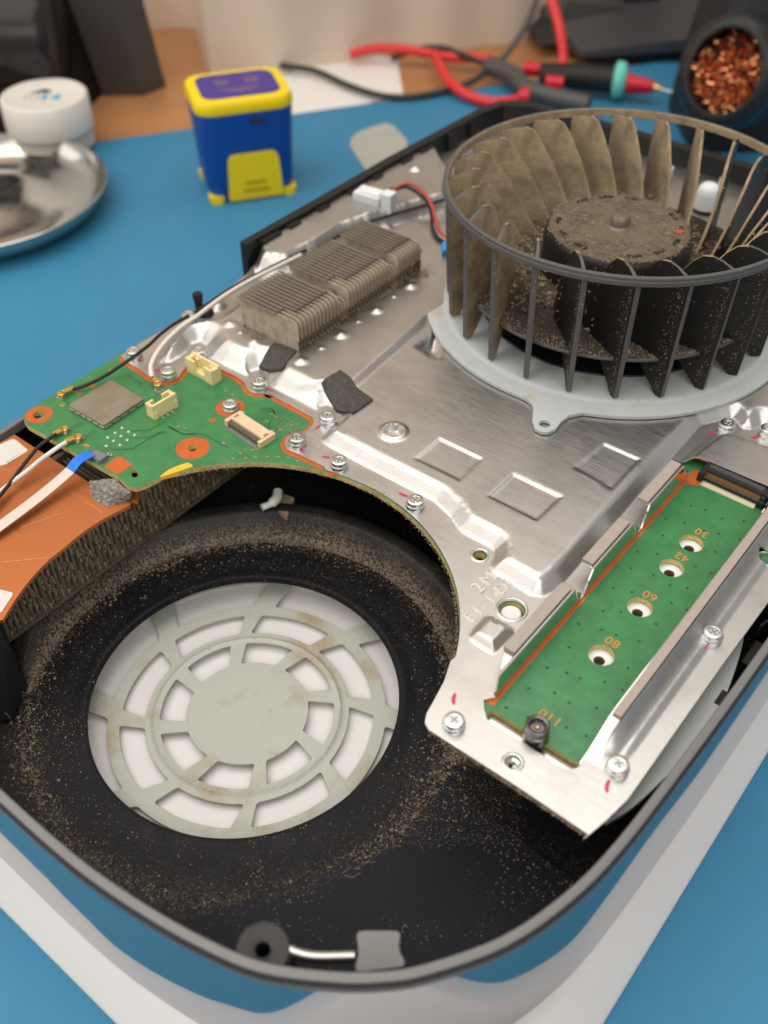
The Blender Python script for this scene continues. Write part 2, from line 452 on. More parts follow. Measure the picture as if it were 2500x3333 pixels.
# ------------------------------------------------------------------ the opened game console
CROT = math.atan2(VY, VX)
con = thing('game_console', 'opened game console with bare metal shield, green boards and a round dusty fan hole', 'game console',
            (OX/1000, OY/1000, 0), CROT)
E0, E1, E2 = np.array([1.,0]), np.array([0,1.]), None

# --- housing
RO = [(-.1,-71.6),(13.5,-71.5),(27.5,-70.9),(43.2,-69.0),(57.5,-66.2),(70,-62.3),(82.4,-54.8),(90.2,-48.5),(96.2,-41.8),
      (105,-27.8),(110.3,-12),(113.0,5),(114.5,34),(115.6,72),(116.2,140),(116.5,309)]
RO = [(p.x, p.y) for p in smooth_path(RO, 4)]
LEFT = [(-6 - x, y) for x, y in RO if y < 30][::-1]
OUT = ccw(RO + [(112,312),(-116,312),(-121.5,308),(-121.6,60)] + [(max(-121.6, x), y) for x, y in LEFT if x < -7])
def rimz(x, y):
    t = min(1, max(0, (-x-66)/25)); t = t*t*(3-2*t)
    return -7.5*t
def ring_wall(mb, loops, mis):
    """loops: list of (outline, z or function); strips between consecutive ones"""
    n = len(loops[0][0]); vs = []
    for P_, z in loops:
        for (x, y), q in zip(P_, OUT): vs.append((x, y, z + (rimz(*q) if z > -20 else 0)))
    for k in range(len(loops)-1):
        fs = [(k*n+i, k*n+(i+1) % n, (k+1)*n+(i+1) % n, (k+1)*n+i) for i in range(n)]
        o = len(mb.v) if k == 0 else None
        mb.f += fs; mb.m += [mis[k]]*n
    mb.v += vs
    return mb
mb = MB(); ring_wall(mb, [(offset(OUT, .7), -4.2), (offset(OUT,-.5), -48.2)], [0])
obj('centre_band', mb, GLOSS, con, smooth=60, label='glossy black band round the side, mirroring the blue mat')
mb = MB()
ring_wall(mb, [(offset(OUT,1.4), -4.4),(offset(OUT,.25), -4.0),(OUT,-3.4),(OUT,-1.4),(offset(OUT,.5),-.9),(offset(OUT,.7),-.2),(offset(OUT,1.0),0),
               (offset(OUT,2.5), .1),(offset(OUT,2.8),-.2),(offset(OUT,2.9),-3.)], [1,1,1,1,1,0,0,0,0])
obj('rim', mb, [RIMG, RIMD], con, smooth=40)
# white lower side panel: flange round the foot of the band, lip curving in to the mat, and the floor seen through the grille
def rrect(x0, y0, x1, y1, r, n=10):
    return (circle(x1-r, y0+r, r, n, -PI/2, 0) + circle(x1-r, y1-r, r, n, 0, PI/2) + circle(x0+r, y1-r, r, n, PI/2, PI) + circle(x0+r, y0+r, r, n, PI, 1.5*PI))
mb = MB()
loops = []
for ins, z in ((30,-47.6),(22,-47.6),(14,-47.8),(10.2,-48.3),(9.2,-49.0),(5.2,-53.4),(2.2,-57.2),(.5,-59.4),(0,-60.4),(.1,-61.0),(.9,-61.8),(4,-62)):
    loops.append([(x, y, z) for x, y in rrect(-130+ins, -79.0+ins, 123.3-ins, 322-ins, max(4, 13-ins*.2))])
n = len(loops[0]); vs = [p for l in loops for p in l]
mb.add(vs, [(k*n+i, (k+1)*n+i, (k+1)*n+(i+1) % n, k*n+(i+1) % n) for k in range(len(loops)-1) for i in range(n)])
mb.add(loops[0], [tuple(range(n))]); mb.add(loops[-1], [tuple(range(n))[::-1]])
obj('side_panel', mb, WHITE, con, smooth=50)

# --- black shroud inside: floor with the intake hole, scroll wall, partition
RH, ZF = 44.3, -36.6
IN = offset(OUT, 2.6)
mb = MB(); mb.plate(IN, ZF-1.2, ZF, [circle(0,0,RH,96)])
mb.lathe([(49.2,ZF),(47.8,ZF+.12),(46.2,ZF+.55),(45.3,ZF+.62),(44.6,ZF+.4),(44.2,ZF-.3),(44.15,ZF-1.4),(44.6,ZF-1.8)], 120, mi=0)
# inner skin of the housing
n = len(IN); vs = [(x, y, -2.5 + rimz(*q)) for (x, y), q in zip(IN, OUT)] + [(x, y, ZF) for x, y in IN]
mb.add(vs, [(i, n+i, n+(i+1) % n, (i+1) % n) for i in range(n)], 0)
obj('fan_shroud', mb, TUB, con, smooth=40)
mb = MB(); mb.lathe([(51.2,ZF-1.1),(51.3,-42),(51.4,-47.5)], 96); obj('intake_wall', mb, WHITE, con, smooth=40)
mb = MB(); a0, a1, N = math.radians(18), math.radians(218), 90
prof = lambda k: [(60.2, ZF+.05), (61.2, ZF+.5*k), (62.6, ZF+2.4*k), (65.6, ZF+7.6*k), (66.8, ZF+8.6*k), (70.2, ZF+8.8*k), (71.0, ZF+8.2*k), (71.4, ZF+.05)]
vs = []; fs = []
for i in range(N+1):
    a = a0 + (a1-a0)*i/N; k = min(1, i/14, (N-i)/10); k = max(.02, k*k*(3-2*k))
    for r, z in prof(k): vs.append((r*math.cos(a), r*math.sin(a), z))
for i in range(N):
    for q in range(7): fs.append((i*8+q, (i+1)*8+q, (i+1)*8+q+1, i*8+q+1))
mb.add(vs, fs); obj('scroll_wall', mb, TUBWALL, con, smooth=50)
for px in ((506,148), (1416,242)):
    x, y = at1('R', px, ZF)
    mb = MB(); mb.lathe([(5.6,ZF-.1),(5.6,ZF+.28),(5.2,ZF+.34),(4.9,ZF+.1)], 28, (x, y)); obj('moulded_ring', mb, TUB, con)
gp = at('K', [(158,905),(125,960),(60,1040),(0,1108),(-45,1175),(-75,1240)], ZF)
mb = MB(); mb.plate(gp + [(30,-66),(60,-60),(85,-48),(104,-20),(106,10),(70,12)], ZF-.2, ZF+.9)
obj('outlet_panel', mb, TUBCLEAN, con)
# dark partition closing the fin block at its near end
q = at('W', [(0,330),(62,300),(292,800)], -8)
pa, pb = at1('W', (70,310), -7), at1('W', (290,880), -26)
mb = MB()
mb.hexa([(-53,-36,-35),(-50,-37,-35),(-66,-64,-35),(-69,-62,-35),(-53,-36,-6.5),(-51.5,-36.6,-6.5),(-72,-60,-6.5),(-74,-58,-6.5)])
mb.hexa([(-53,-36,-35),(-50,-37,-35),(-44,-47,-35.5),(-60,-66,-35.5),(-53,-36,-7),(-52.6,-36.4,-7),(-52.4,-37.,-7),(-74,-62,-7)])
obj('partition', mb, BLACK, con, smooth=0)
# bits between shroud and rim at the near end
mb = MB(); mb.plate(rnd(at('U', [(1150,60),(1470,60),(1440,180),(1510,300),(1140,345),(1185,200)], -9), 2), -34, -9); obj('bracket_post', mb, RIMG, con)
mb = MB(); mb.tube(smooth_path(lat('U', [(560,60),(660,165),(850,235),(1150,235)], -13), 6), 1.3, 8); obj('silver_trim', mb, ALU, con, smooth=60)
x, y = at1('U', (530,190), -12)
mb = MB(); mb.lathe([(1.6,-16),(1.6,-12),(2.6,-11.6),(5.6,-11.7),(6.4,-12.6),(6.8,-34)], 28, (x, y)); obj('screw_boss', mb, RIMD, con)

mb = MB(); mb.tube(smooth_path(lat('O', [(852,1652),(880,1640),(900,1622),(905,1600)], -26), 5), [1.2]*6+[1.7]*10, 8); obj('white_clip', mb, WHT, con, smooth=60)
mb = MB(); mb.plate(rnd(at('O', [(915,1605),(960,1620),(935,1680),(905,1668)], -28), .8), -36, -28); obj('tan_tab', mb, CLUMP, con)
# --- intake grille
def sector(r0, r1, a0, a1, n=9, rr=1.6):
    p = circle(0,0,r1,n,a0,a1) + circle(0,0,r0,max(4,n-3),a1,a0)
    N = len(p); r = [0]*N
    for i in (0, n-1, n, N-1): r[i] = rr
    return rnd(p, r, 3)
holes = []
GZ = -45.4
def slot(r0, r1, o0, o1, i0_, i1_, rr, n=12):
    o0, o1, i0_, i1_ = (math.radians(v) for v in (o0, o1, i0_, i1_))
    p = circle(0,0,r1,n,o0,o1) + circle(0,0,r0,n-4,i1_,i0_)
    N = len(p); r = [0]*N
    for i in (0, n-1, n, N-1): r[i] = rr
    for i in (1, n-2, n+1, N-2): r[i] = 0
    return rnd(p, r, 3)
for k in range(8):
    b = 45*k
    holes.append(slot(17.7, 25.3, 11.2+b, 45+b, 16.4+b, 50.5+b, 2.4))
    holes.append(slot(29.6, 36.8, .6+b, 37+b, 4+b, 42.4+b, 2.6, 14))
    holes.append(slot(40.4, 50.4, -8.5+b, 27.5+b, -3.6+b, 32+b, 2.4, 14))
mb = MB()
outline = circle(0,0,52,96)
sub = [(x, y) for x in np.arange(-50,50.1,2.2) for y in np.arange(-50,50.1,2.2)]
def ghf(A):
    r = np.hypot(A[:,0], A[:,1]); return .5*sm_((27.9-r)/1.2) + .4*(1-np.clip(np.abs(r-27.0)/1.2, 0, 1))
def sm_(t): t = np.clip(t, 0, 1); return t*t*(3-2*t)
sub = sub + [(r*math.cos(a), r*math.sin(a)) for r in (25.8,26.4,27.0,27.6,28.2) for a in np.arange(0, 2*PI, .06)]
sub = [p for p in sub if pip(np.array([p]), outline)[0] and not any(pip(np.array([p]), h)[0] for h in holes)]
mb.plate(outline, GZ-.5, GZ, holes, pts=sub, hf=ghf)
obj('intake_grille', mb, GRILLE, con, smooth=30)

# --- main board
ARC_A = [math.radians(a) for a in np.linspace(0, 1, 2)]
def ang_at(k, p, z): x, y = at1(k, p, z); return math.atan2(y, x)
ZP = -.8
aL = ang_at('A', (1659,1290), ZP); aL = math.radians(150)
pcb_l = at('A', [(1380,1362),(1322,1372),(1300,1392),(1165,1462),(1085,1482),(1020,1470),(930,1395)], ZP)
pcb_l = at('A', [(950,286),(370,626),(106,792),(78,828),(78,880),(115,930),(930,1392),(1015,1470),(1085,1484),(1160,1462),(1296,1394),(1322,1372),(1385,1360)], ZP)
aS = math.atan2(pcb_l[-1][1], pcb_l[-1][0]) - .05
aE = ang_at('O', (1488,2140), 0)
arc = circle(0,0,59.65,90,aS,aE-.01)
g0, g1 = at1('G', (640,412), ZP), at1('G', (1392,872), ZP)
gcorner = at('G', [(310,0),(262,190),(170,350),(125,450),(130,500)], ZP)
board = pcb_l + arc + at('G', [(320,20),(265,180),(172,350),(115,450),(115,520),(150,570),(200,600),(860,1032),(1400,1395)], ZP) + [(103.5,4),(104,20),(104,250),(-30,250),(-30,120),(-100,118),(-111,90)]
m2h = at('Z', [(1495,1174),(1450,1226),(1381,1311),(1298,1414)], ZP)
m2h = [(82.5, y) for x, y in m2h]
bh = [circle(x, y, 3.35, 28) for x, y in m2h]
bh.append(rnd([(70.2,12.2),(95.0,12.2),(95.0,17.6),(70.2,17.6)], .6, 2))
wx, wy = at1('F', (1050,775), 0)
bh.append(circle(wx, wy, 3.1, 24))
hx, hy = at1('A', (190,832), ZP); bh.append(circle(hx, hy, 1.9, 20))
sx_, sy_ = at1('A', (1596,1130), ZP); bh.append(circle(sx_, sy_, 1.45, 20))
ob = at('A', [(1045,1310),(1080,1310),(1105,1340),(1105,1380),(1080,1395),(1050,1388),(1035,1355)], ZP); bh.append(rnd(ob, .5))
x, y = at1('F', (705,190), 0); oh = (x, y); bh.append(circle(x, y, 1.3, 16))
x, y = at1('G', (815,845), 0); gh = (x, y); bh.append(circle(x, y, 1.7, 18))
mb = MB(); mb.plate(board, -2.6, ZP, bh, side=1)
mb.plate(rnd(at('A', [(1300,1394),(1320,1370),(1378,1326),(1490,1278),(1555,1262),(1590,1278),(1600,1296),(1500,1330)], ZP), .4), -2.0, ZP+.08, mi=2)
brd = obj('main_board', mb, [PCB, PCBEDGE, YEL], con, smooth=20)
def ribbon(mb, pts, w, z, h=.03, mi=0):
    """flat strip of width w along pts"""
    P = [Vector(p) for p in pts]; vs = []
    for i, p in enumerate(P):
        t = (P[min(i+1, len(P)-1)] - P[max(i-1, 0)]).normalized(); q = Vector((-t.y, t.x))*w/2
        vs += [(p.x+q.x, p.y+q.y, z+h), (p.x-q.x, p.y-q.y, z+h)]
    mb.add(vs, [(2*i, 2*i+1, 2*i+3, 2*i+2) for i in range(len(P)-1)], mi)
def disc(mb, c, r, z, hole=0, h=.04, n=28, mi=0):
    if hole: mb.plate(circle(c[0], c[1], r, n), z-.005, z+h, [circle(c[0], c[1], hole, n)], mi=mi)
    else: mb.plate(circle(c[0], c[1], r, n), z-.005, z+h, mi=mi)
# bare copper pads
def pad(shape_mb, label=None): return obj('copper_pad', shape_mb, ORANGE, brd, label=label)
mb = MB(); disc(mb, (hx+.6, hy+.6), 4.3, ZP, 1.9); pad(mb)
mb = MB(); disc(mb, (sx_, sy_), 5.2, ZP, 1.45, n=40); pad(mb)
p = at1('B', (637,580), ZP); mb = MB(); disc(mb, p, 4.6, ZP, n=40); pad(mb)
mb = MB(); mb.plate(at('A', [(930,1200),(1058,1278),(920,1370),(795,1295)], ZP), ZP-.005, ZP+.04); pad(mb)
mb = MB(); mb.plate(at('B', [(452,680),(520,664),(500,706)], ZP), ZP-.005, ZP+.04); pad(mb)
for q_, s_ in (((570,640),(2.2,1.1)), ((690,572),(2.3,1.3)), ((860,432),(1.6,.9)), ((640,1105),(2.2,1.),), ((420,745),(1.8,.8))):
    x, y = at1('A', q_, ZP); mb = MB(); mb.box(x, y, ZP-.005, ZP+.03, s_[0], s_[1], .3)
    obj('copper_pad', mb, ORANGE if q_[1] < 700 and q_[1] > 500 else PRINTO, brd)
# test points
TPs = at('A', [(962,945),(900,990),(1020,980),(832,1032),(952,1020),(1075,1010),(886,1062),(1008,1055),(820,1108),(944,1100)], ZP)
t_ = MB(); t_.lathe([(0,.3),(.3,.28),(.5,.18),(.6,.0)], 12); tm = local_mesh(t_, 'test_point', SOLDER, 60)
for p in TPs: put('test_point', tm, brd, (p[0], p[1], ZP))
# traces and via dots, drawn with raised copper under the mask
mb = MB()
def tr(k, pts, w=.35): ribbon(mb, at(k, pts, ZP), w, ZP, .02)
tr('A', [(870,1145),(1060,1135),(1160,1070),(1300,1000),(1360,980)], .7); tr('A', [(1040,975),(1190,970),(1290,925),(1350,890)], .5)
tr('A', [(1075,1035),(1160,1040),(1240,1020),(1330,975)], .5); tr('A', [(1370,930),(1500,1005),(1640,1005)], .4)
tr('A', [(490,950),(610,895)], .3); tr('A', [(510,962),(625,905)], .3); tr('A', [(610,1030),(720,965)], .3); tr('A', [(625,1042),(735,978)], .3)
tr('A', [(440,700),(520,740)], .35)
for i in range(6): tr('B', [(805+i*28,672+i*16),(930+i*14,575+i*6),(1000+i*2,592+i*10)], .32)
for i in range(4): tr('B', [(930+i*22,745+i*10),(1060+i*30,600+i*22),(1120+i*20,625+i*10)], .26)
tr('B', [(130,740),(250,800),(410,795),(560,880),(630,920)], .45)
for i in range(5): tr('A', [(930+i*26,500+i*14),(985+i*22,462+i*18),(1075+i*16,500+i*12)], .22)
for i in range(3): tr('A', [(1090+i*18,590-i*4),(1110+i*20,560),(1120+i*22,520+i*8)], .28)
tr('I', [(1090,720),(1025,790),(1120,845),(1160,840),(1195,790)], .25); tr('I', [(1195,800),(1225,845),(1245,850)], .3)
obj('traces', mb, TRACE, brd, smooth=0, kind='stuff')
mb = MB()
for i in range(12):
    for j in range(5):
        x = 73 + j*4.9 + (i % 2)*1.7 + random.uniform(-1,1); y = 21 + i*8.2 + j*1.1 + random.uniform(-1.2,1.2)
        if x < 93 and all(math.hypot(x-82.5, y-c[1]) > 4.4 for c in m2h) and math.hypot(x-82.5,y-18) > 4.5:
            mb.lathe([(0,ZP+.03),(.32,ZP+.035),(.46,ZP-.01)], 8, (x, y))
for i in range(40):
    x, y = at1('B', (random.uniform(0,1100), random.uniform(430,1020)), ZP)
    if math.hypot(x, y) > 61: mb.lathe([(0,ZP+.02),(.16,ZP+.025),(.22,ZP-.01)], 6, (x, y))
obj('via_dots', mb, mat('via_green', (.010,.075,.030), .4), brd, kind='stuff')
mb = MB()
for k, pts in (('B', [(720,955),(850,990),(945,985),(1035,985),(1120,993),(1195,1020),(660,1000),(765,997),(600,440),(655,470),(205,735),(260,745),(980,632),(1020,655),(940,690),(1060,762),(1145,722),(855,922),(820,930)]),):
    for p in at(k, pts, ZP): mb.box(p[0], p[1], ZP-.005, ZP+.04, 1.0, .45, random.uniform(0,1))
obj('print_dots', mb, PRINTO, brd, smooth=0, kind='stuff')
# printed numbers beside the holes
for s_, (x, y) in zip(('30','42','60','80','110'), at('J', [(1348,628),(1255,740),(1105,922),(930,1140)], ZP) + [at1('K', (637,628), ZP)]):
    c = bpy.data.curves.new('printed_number', 'FONT'); c.body = s_; c.size = .0037; c.align_x = 'CENTER'; c.align_y = 'CENTER'; c.extrude = .00001
    c.offset = .00008; c.space_character = 1.1
    c.materials.append(PRINTO)
    t = text_obj('printed_number', c, brd)
    t.location = (x/1000, y/1000, (ZP+.05+MATZ)/1000); t.rotation_euler.z = PI
# white posts seen down the holes
t_ = MB(); t_.lathe([(0,-2.2),(1.15,-2.2),(1.25,-.1),(1.5,0),(3.9,0),(3.9,-3)], 28, mis=[1,1,1,0,0])
pm = local_mesh(t_, 'white_post', [WHT, mat('post_bore', (.13,.095,.07), .6)], 40)
for i, (x, y) in enumerate(m2h): put('white_post', pm, con, (x-.1, y-.3, -3.0))
t_ = MB(); t_.lathe([(0,0),(2.4,-.05),(2.75,-.4),(2.8,-3)], 28); put('white_post', local_mesh(t_, 'white_post', WHT, 40), con, (wx, wy-.2, -1.1))
# storage-slot screw post
x, y = 82.6, 17.6
mb = MB(); mb.lathe([(0,3.3),(.35,3.3),(.6,2.9),(1.7,2.9),(1.9,4.1),(2.5,4.35),(2.85,4.1),(2.85,2.2),(2.55,2.0),(3.0,1.6),(3.05,-.6),(2.4,-.9)], 32, (x, y), mis=[1]+[0]*10)
obj('screw_post', mb, [DARKST, GOLD], brd)
# card-edge connector
cx0, cx1, cy = 72.2, 95.5, 124.0
mb = MB(); mb.box((cx0+cx1)/2, cy+2.6, ZP, 2.6, cx1-cx0, 3.0); mb.box((cx0+cx1)/2, cy+.4, ZP, .7, cx1-cx0-1.6, 2.2)
mb.box(cx0+.4, cy+.7, ZP, 2.3, 1.6, 4.2); mb.box(91.2, cy+.1, ZP, 1.3, 1.9, 3.0); mb.lathe([(0,2.2),(.8,2.1),(.95,1.2)], 14, (91.2, cy+.6))
edc = obj('edge_connector', mb, mat('connector_black', (.022,.022,.024), .4, bevel=.15), brd, smooth=0)
mb = MB(); mb2 = MB(); mb3 = MB()
for i in range(36):
    x = cx0 + 1.5 + i*.58
    if 90.0 < x < 92.3: continue
    mb.hexa([(x-.13,cy-2.6,ZP),(x+.13,cy-2.6,ZP),(x+.13,cy-.6,ZP),(x-.13,cy-.6,ZP),(x-.13,cy-2.6,ZP+.22),(x+.13,cy-2.6,ZP+.22),(x+.13,cy-.6,ZP+.7),(x-.13,cy-.6,ZP+.7)])
    mb.box(x, cy+.3, .7, .95, .24, 1.6)
    mb2.box(x, cy+1.12, .7, 1.9, .24, .24)
    mb3.box(x, cy+3.3, 2.55, 2.8, .22, 1.7)
obj('contact_row', mb, mat('tinned_pins', (.70,.60,.42), .3, 1.), edc, smooth=0, kind='stuff')
obj('contact_row', mb2, mat('copper_pins', (.62,.33,.12), .35, .9), edc, smooth=0, kind='stuff')
obj('contact_row', mb3, GREYPL, edc, smooth=0, kind='stuff')
# wireless module
m_ = at('A', [(865,515),(1155,690),(795,928),(478,748)], ZP+1.6)
m_ = [Vector(p) for p in m_]; ctr = sum(m_, Vector((0,0)))/4
mb = MB(); mb.plate(rnd([tuple(p) for p in m_], .5, 2), ZP+.55, ZP+1.75)
mod = obj('wireless_module', mb, CAN, brd, smooth=20)
mb = MB(); mb.plate([tuple(ctr + (p-ctr)*.985) for p in m_], ZP, ZP+.5); obj('module_base', mb, mat('module_substrate', (.16,.15,.10), .6), mod)
mb = MB()
for a, b in ((2,3),(2,1)):
    A_, B_ = m_[a], m_[b]
    for i in range(5 if b == 1 else 6):
        n_ = 5 if b == 1 else 6
        p0 = A_ + (B_-A_)*((i+.10)/n_); p1 = A_ + (B_-A_)*((i+.90)/n_)
        out_ = ((p0+p1)/2 - ctr).normalized()*.0
        q0 = ctr + (p0-ctr)*1.012; q1 = ctr + (p1-ctr)*1.012
        mb.tube([(q0.x,q0.y,ZP+.55),(q1.x,q1.y,ZP+.55)], .3, 4)
obj('castellation', mb, SOLDER, mod, smooth=0)
# two upright cream connectors
def frame4(k, pts, z):
    P = [Vector(p) for p in at(k, pts, z)]; return P
def cream(origin, ax, L, D, Hh, teeth):
    """box socket: ax = long direction (unit), open towards its left-hand side"""
    ax = Vector(ax).normalized(); ay = Vector((-ax.y, ax.x)); mb = MB()
    def bx(x0, x1, y0, y1, z0, z1):
        c = origin + ax*(x0+x1)/2 + ay*(y0+y1)/2
        mb.box(c.x, c.y, ZP+z0, ZP+z1, x1-x0, y1-y0, math.atan2(ax.y, ax.x))
    bx(0, L, 0, D*.22, 0, Hh)                     # solid wall
    bx(0, L*.12, D*.22, D*.8, 0, Hh*.92); bx(L*.88, L, D*.22, D*.8, 0, Hh*.92)
    bx(0, L*.30, D*.8, D, 0, Hh*.95); bx(L*.66, L, D*.8, D, 0, Hh*.95)
    bx(L*.12, L*.88, D*.22, D*.95, 0, Hh*.30)
    bx(L*.16, L*.30, D*.22, D*.40, Hh*.3, Hh*.86); bx(L*.70, L*.84, D*.22, D*.40, Hh*.3, Hh*.86)
    bx(L*.02, L*.16, -D*.10, 0, 0, Hh*.5); bx(L*.84, L*.98, -D*.10, 0, 0, Hh*.5)
    o = obj('wire_socket', mb, CREAM, brd, smooth=0)
    mb2 = MB()
    for i in range(teeth):
        c = origin + ax*(L*(.24+.2*i)) + ay*(-1.0); mb2.box(c.x, c.y, ZP, ZP+.35, .6, 2.0, math.atan2(ax.y, ax.x))
        c = origin + ax*(L*(.3+.2*i)) + ay*(D*.55); mb2.box(c.x, c.y, ZP+Hh*.3, ZP+Hh*.75, .5, .5, 0)
    obj('pin', mb2, SOLDER, o, smooth=0)
    return o
a_, b_ = frame4('A', [(1255,878),(1468,750)], ZP)
c_ = frame4('A', [(1185,838)], ZP)[0]
cream(a_, b_-a_, (b_-a_).length, max(3.6, (c_-a_).length), 5.2, 3)
a_, b_ = frame4('B', [(490,420),(280,318)], ZP)
c_ = frame4('B', [(568,360)], ZP)[0]
a2 = frame4('B', [(568,352)], ZP)[0]; b2 = frame4('B', [(352,232)], ZP)[0]
cream(b2, a2-b2, (a2-b2).length, 4.3, 6.0, 0) if False else cream(a2, b2-a2, (b2-a2).length, 4.0, 6.0, 0)
# flat cable socket
f_ = [Vector(p) for p in at('B', [(885,900),(1015,815),(720,625),(590,705)], ZP+1)]
ax = (f_[0]-f_[3]).normalized(); ay = Vector((-ax.y, ax.x)); L = (f_[0]-f_[3]).length; D = (f_[1]-f_[0]).length; og = f_[3]
mb = MB(); rot = math.atan2(ax.y, ax.x)
def fb(x0,x1,y0,y1,z0,z1,mi=0):
    c = og + ax*(x0+x1)/2 + ay*(y0+y1)/2; mb.box(c.x, c.y, ZP+z0, ZP+z1, x1-x0, y1-y0, rot, mi)
fb(.9, L-.9, D*.30, D*.92, 0, 2.4); fb(0, 1.2, 0, D, 0, 2.2); fb(L-1.2, L, 0, D, 0, 2.2); fb(1.2, L-1.2, D*.08, D*.30, 0, 1.5, 1)
fb(.95, 2.1, D*.92, D*1.02, 0, 2.3); fb(L-2.1, L-.95, D*.92, D*1.02, 0, 2.3)
for q_ in (.08, .90):
    for r_ in range(4): fb(L*q_+r_*.22-.2, L*q_+r_*.22-.1, D*.45, D*.70, 2.38, 2.44, 2)
fl = obj('flat_cable_socket', mb, [BEIGE, mat('socket_gap', (.10,.085,.06), .5), INK], brd, smooth=0)
mb = MB()
for i in range(26):
    c = og + ax*(1.6+i*(L-3.2)/25) + ay*(-.35); mb.box(c.x, c.y, ZP, ZP+.3, .26, 1.5, rot)
obj('contact_row', mb, SOLDER, fl, smooth=0, kind='stuff')
# grey latch socket with the ribbon
mb = MB(); g_ = at('L', [(958,598),(1040,540),(1170,600),(1075,668)], ZP+1.2)
mb.plate(rnd(g_, .6, 2), ZP, ZP+1.3); rb_s = obj('ribbon_socket', mb, GREYPL, brd)
mb = MB()
for p in at('L', [(1068,678),(1195,610),(1180,600)], ZP): mb.box(p[0], p[1], ZP, ZP+.5, 1.3, .9, .4)
obj('pin', mb, SOLDER, rb_s, smooth=0)
x, y = at1('B', (585,885), ZP); mb = MB(); mb.box(x, y, ZP, ZP+.5, .9, .5, .3); obj('chip_part', mb, SOLDER, brd, smooth=0)

# --- stamped metal shield over the board
left_edge = [(-110.8, 66), (-111, 106), (-114, 124), (-116, 128), (-117.5, 140), (-118.5, 306)]
sh_l = at('A', [(952,298),(1000,350),(1040,372),(1130,430),(1215,488),(1285,520)], 0) + \
       at('A', [(1330,524),(1400,522),(1465,492),(1515,425)], 0) + at('C', [(820,975),(905,955),(1000,1000),(1120,1062),(1250,1122),(1335,1180)], 0) + \
       at('C', [(1360,1230),(1385,1272),(1445,1294),(1540,1292),(1600,1318)], 0) + \
       at('B', [(935,448),(1320,655),(1332,700),(1310,732),(1250,782),(1178,788),(1112,818),(1085,868),(1102,920),(1200,960),(1412,1062)], 0)
aS2 = math.atan2(sh_l[-1][1], sh_l[-1][0]) - .02
arc2 = circle(0,0,59.8,60,aS2,aE)
near = at('G', [(300,0),(245,170),(152,345),(98,440),(85,515),(120,575),(190,622),(860,1050),(1440,1442)], 0)
right = [(104.6,1.5),(106.2,8.5),(107.4,16),(107.6,60),(108.2,90),(108.6,306)]
SO = list(reversed(left_edge)) + sh_l + arc2 + near + right
# opening over the storage slot
open_ = at('G', [(572,325),(575,395),(598,480),(640,530),(900,680),(1210,885),(1280,905),(1340,893),(1395,868),(1470,868)], 0)
xR = 94.6
OPEN = [(69.1,20.5)] + open_[0:1] + open_[1:] + [(xR,16.8),(xR,128.8),(90,128.9),(72,128.5),(69.6,128.3),(67.4,127.6),(65.4,126.6),(65.2,125.6),(66.8,124.2),(69.1,121.4)]
SH = [OPEN, circle(wx, wy, 3.55, 26), circle(oh[0], oh[1], 2.0, 18), circle(gh[0], gh[1], 1.9, 20)]
rh = at1('H', (1440,432), 0); SH.append(circle(rh[0], rh[1], 2.3, 20))
hb = at1('E', (590,1035), 3.5)
FOOT = at('S', [(238,372),(245,395),(268,415),(480,530),(790,688),(850,718),(935,798),(985,870),(1010,890),(1155,966),(1170,985),(1168,1020),(1152,1070),(1165,1098),(1190,1112),(1370,1225),(1440,1233),(1492,1208)], 0)
FOOT += at('J', [(705,862),(930,600),(1130,362),(1335,132)], 0) + at('I', [(1060,235),(1235,190),(1330,170),(1420,265),(1520,275),(1600,225)], 0)
FOOT += [(100.5,150),(102,296),(60,300),(-40,300),(-70,290),(-72,200),(-90,195),(-96,160)]
FOOT += at('C', [(1400,360),(1250,440),(1050,582),(900,612),(760,642),(640,740),(530,880),(485,980),(515,1012),(620,1003),(720,948),(790,890),(835,826),(900,800),(965,835),(990,900)], 0)
FOOT += at('B', [(455,165),(560,225),(760,318),(795,322),(812,285),(880,268),(935,300),(955,385),(985,418),(1325,598),(1372,612),(1392,580),(1440,562),(1500,592),(1535,650),(1520,700),(1440,770),(1400,830)], 0)
LEFT_HI = at('E', [(262,640),(880,92)], 4) + [(-36,182),(-30,297),(-120,297),(-120,100),(-92,60),(-70,60)]
CHIPS = [at('S', c, 3.5) for c in ([(880,370),(1120,485),(995,608),(742,485)], [(1280,562),(1548,690),(1408,824),(1138,688)])] + [at('J', [(888,203),(1062,280),(928,425),(742,318)], 3.5)]
BOWL = at('E', [(735,330),(760,290),(800,255),(920,170),(980,180),(1060,300),(1060,420),(1020,445),(890,430)], 3.6)
BLOCK = at('F', [(580,1060),(600,1030),(740,875),(790,852),(835,856),(1065,1005),(1082,1035),(880,1240),(830,1252),(790,1232),(600,1110)], 0)
HOOD = [(64.6,125),(65.6,134),(66.5,140.5),(67.2,144),(69,146.4),(72,147.3),(82.7,148.7),(103.2,150),(103.2,126),(96,121),(69.5,121)]
BUMPS = [(p, 2.8, .75) for p in at('T', [(100,845),(270,965),(580,1095),(850,920),(1090,755),(1320,590)], 4.6)] + \
        [(p, 1.15, .4) for p in at('T', [(175,900),(718,1008),(968,828),(1208,660)], 4.6)] + \
        [(p, 3.2, 1.3) for p in at('D', [(1330,470),(1490,290),(1010,800),(1135,800),(1420,760),(600,1010)], 4.6)] + \
        [(p, 3.4, 1.6) for p in at('C', [(1085,425)], 1)]
REAR = [(-117.3,133),(-117.6,178),(-117.8,216),(-116.4,285),(-60,292)] if False else at('D', [(200,1090),(420,1090),(830,860),(1020,790),(1560,640),(1640,300),(1400,240),(1120,420),(800,600),(330,880),(190,980)], 5.5) + []
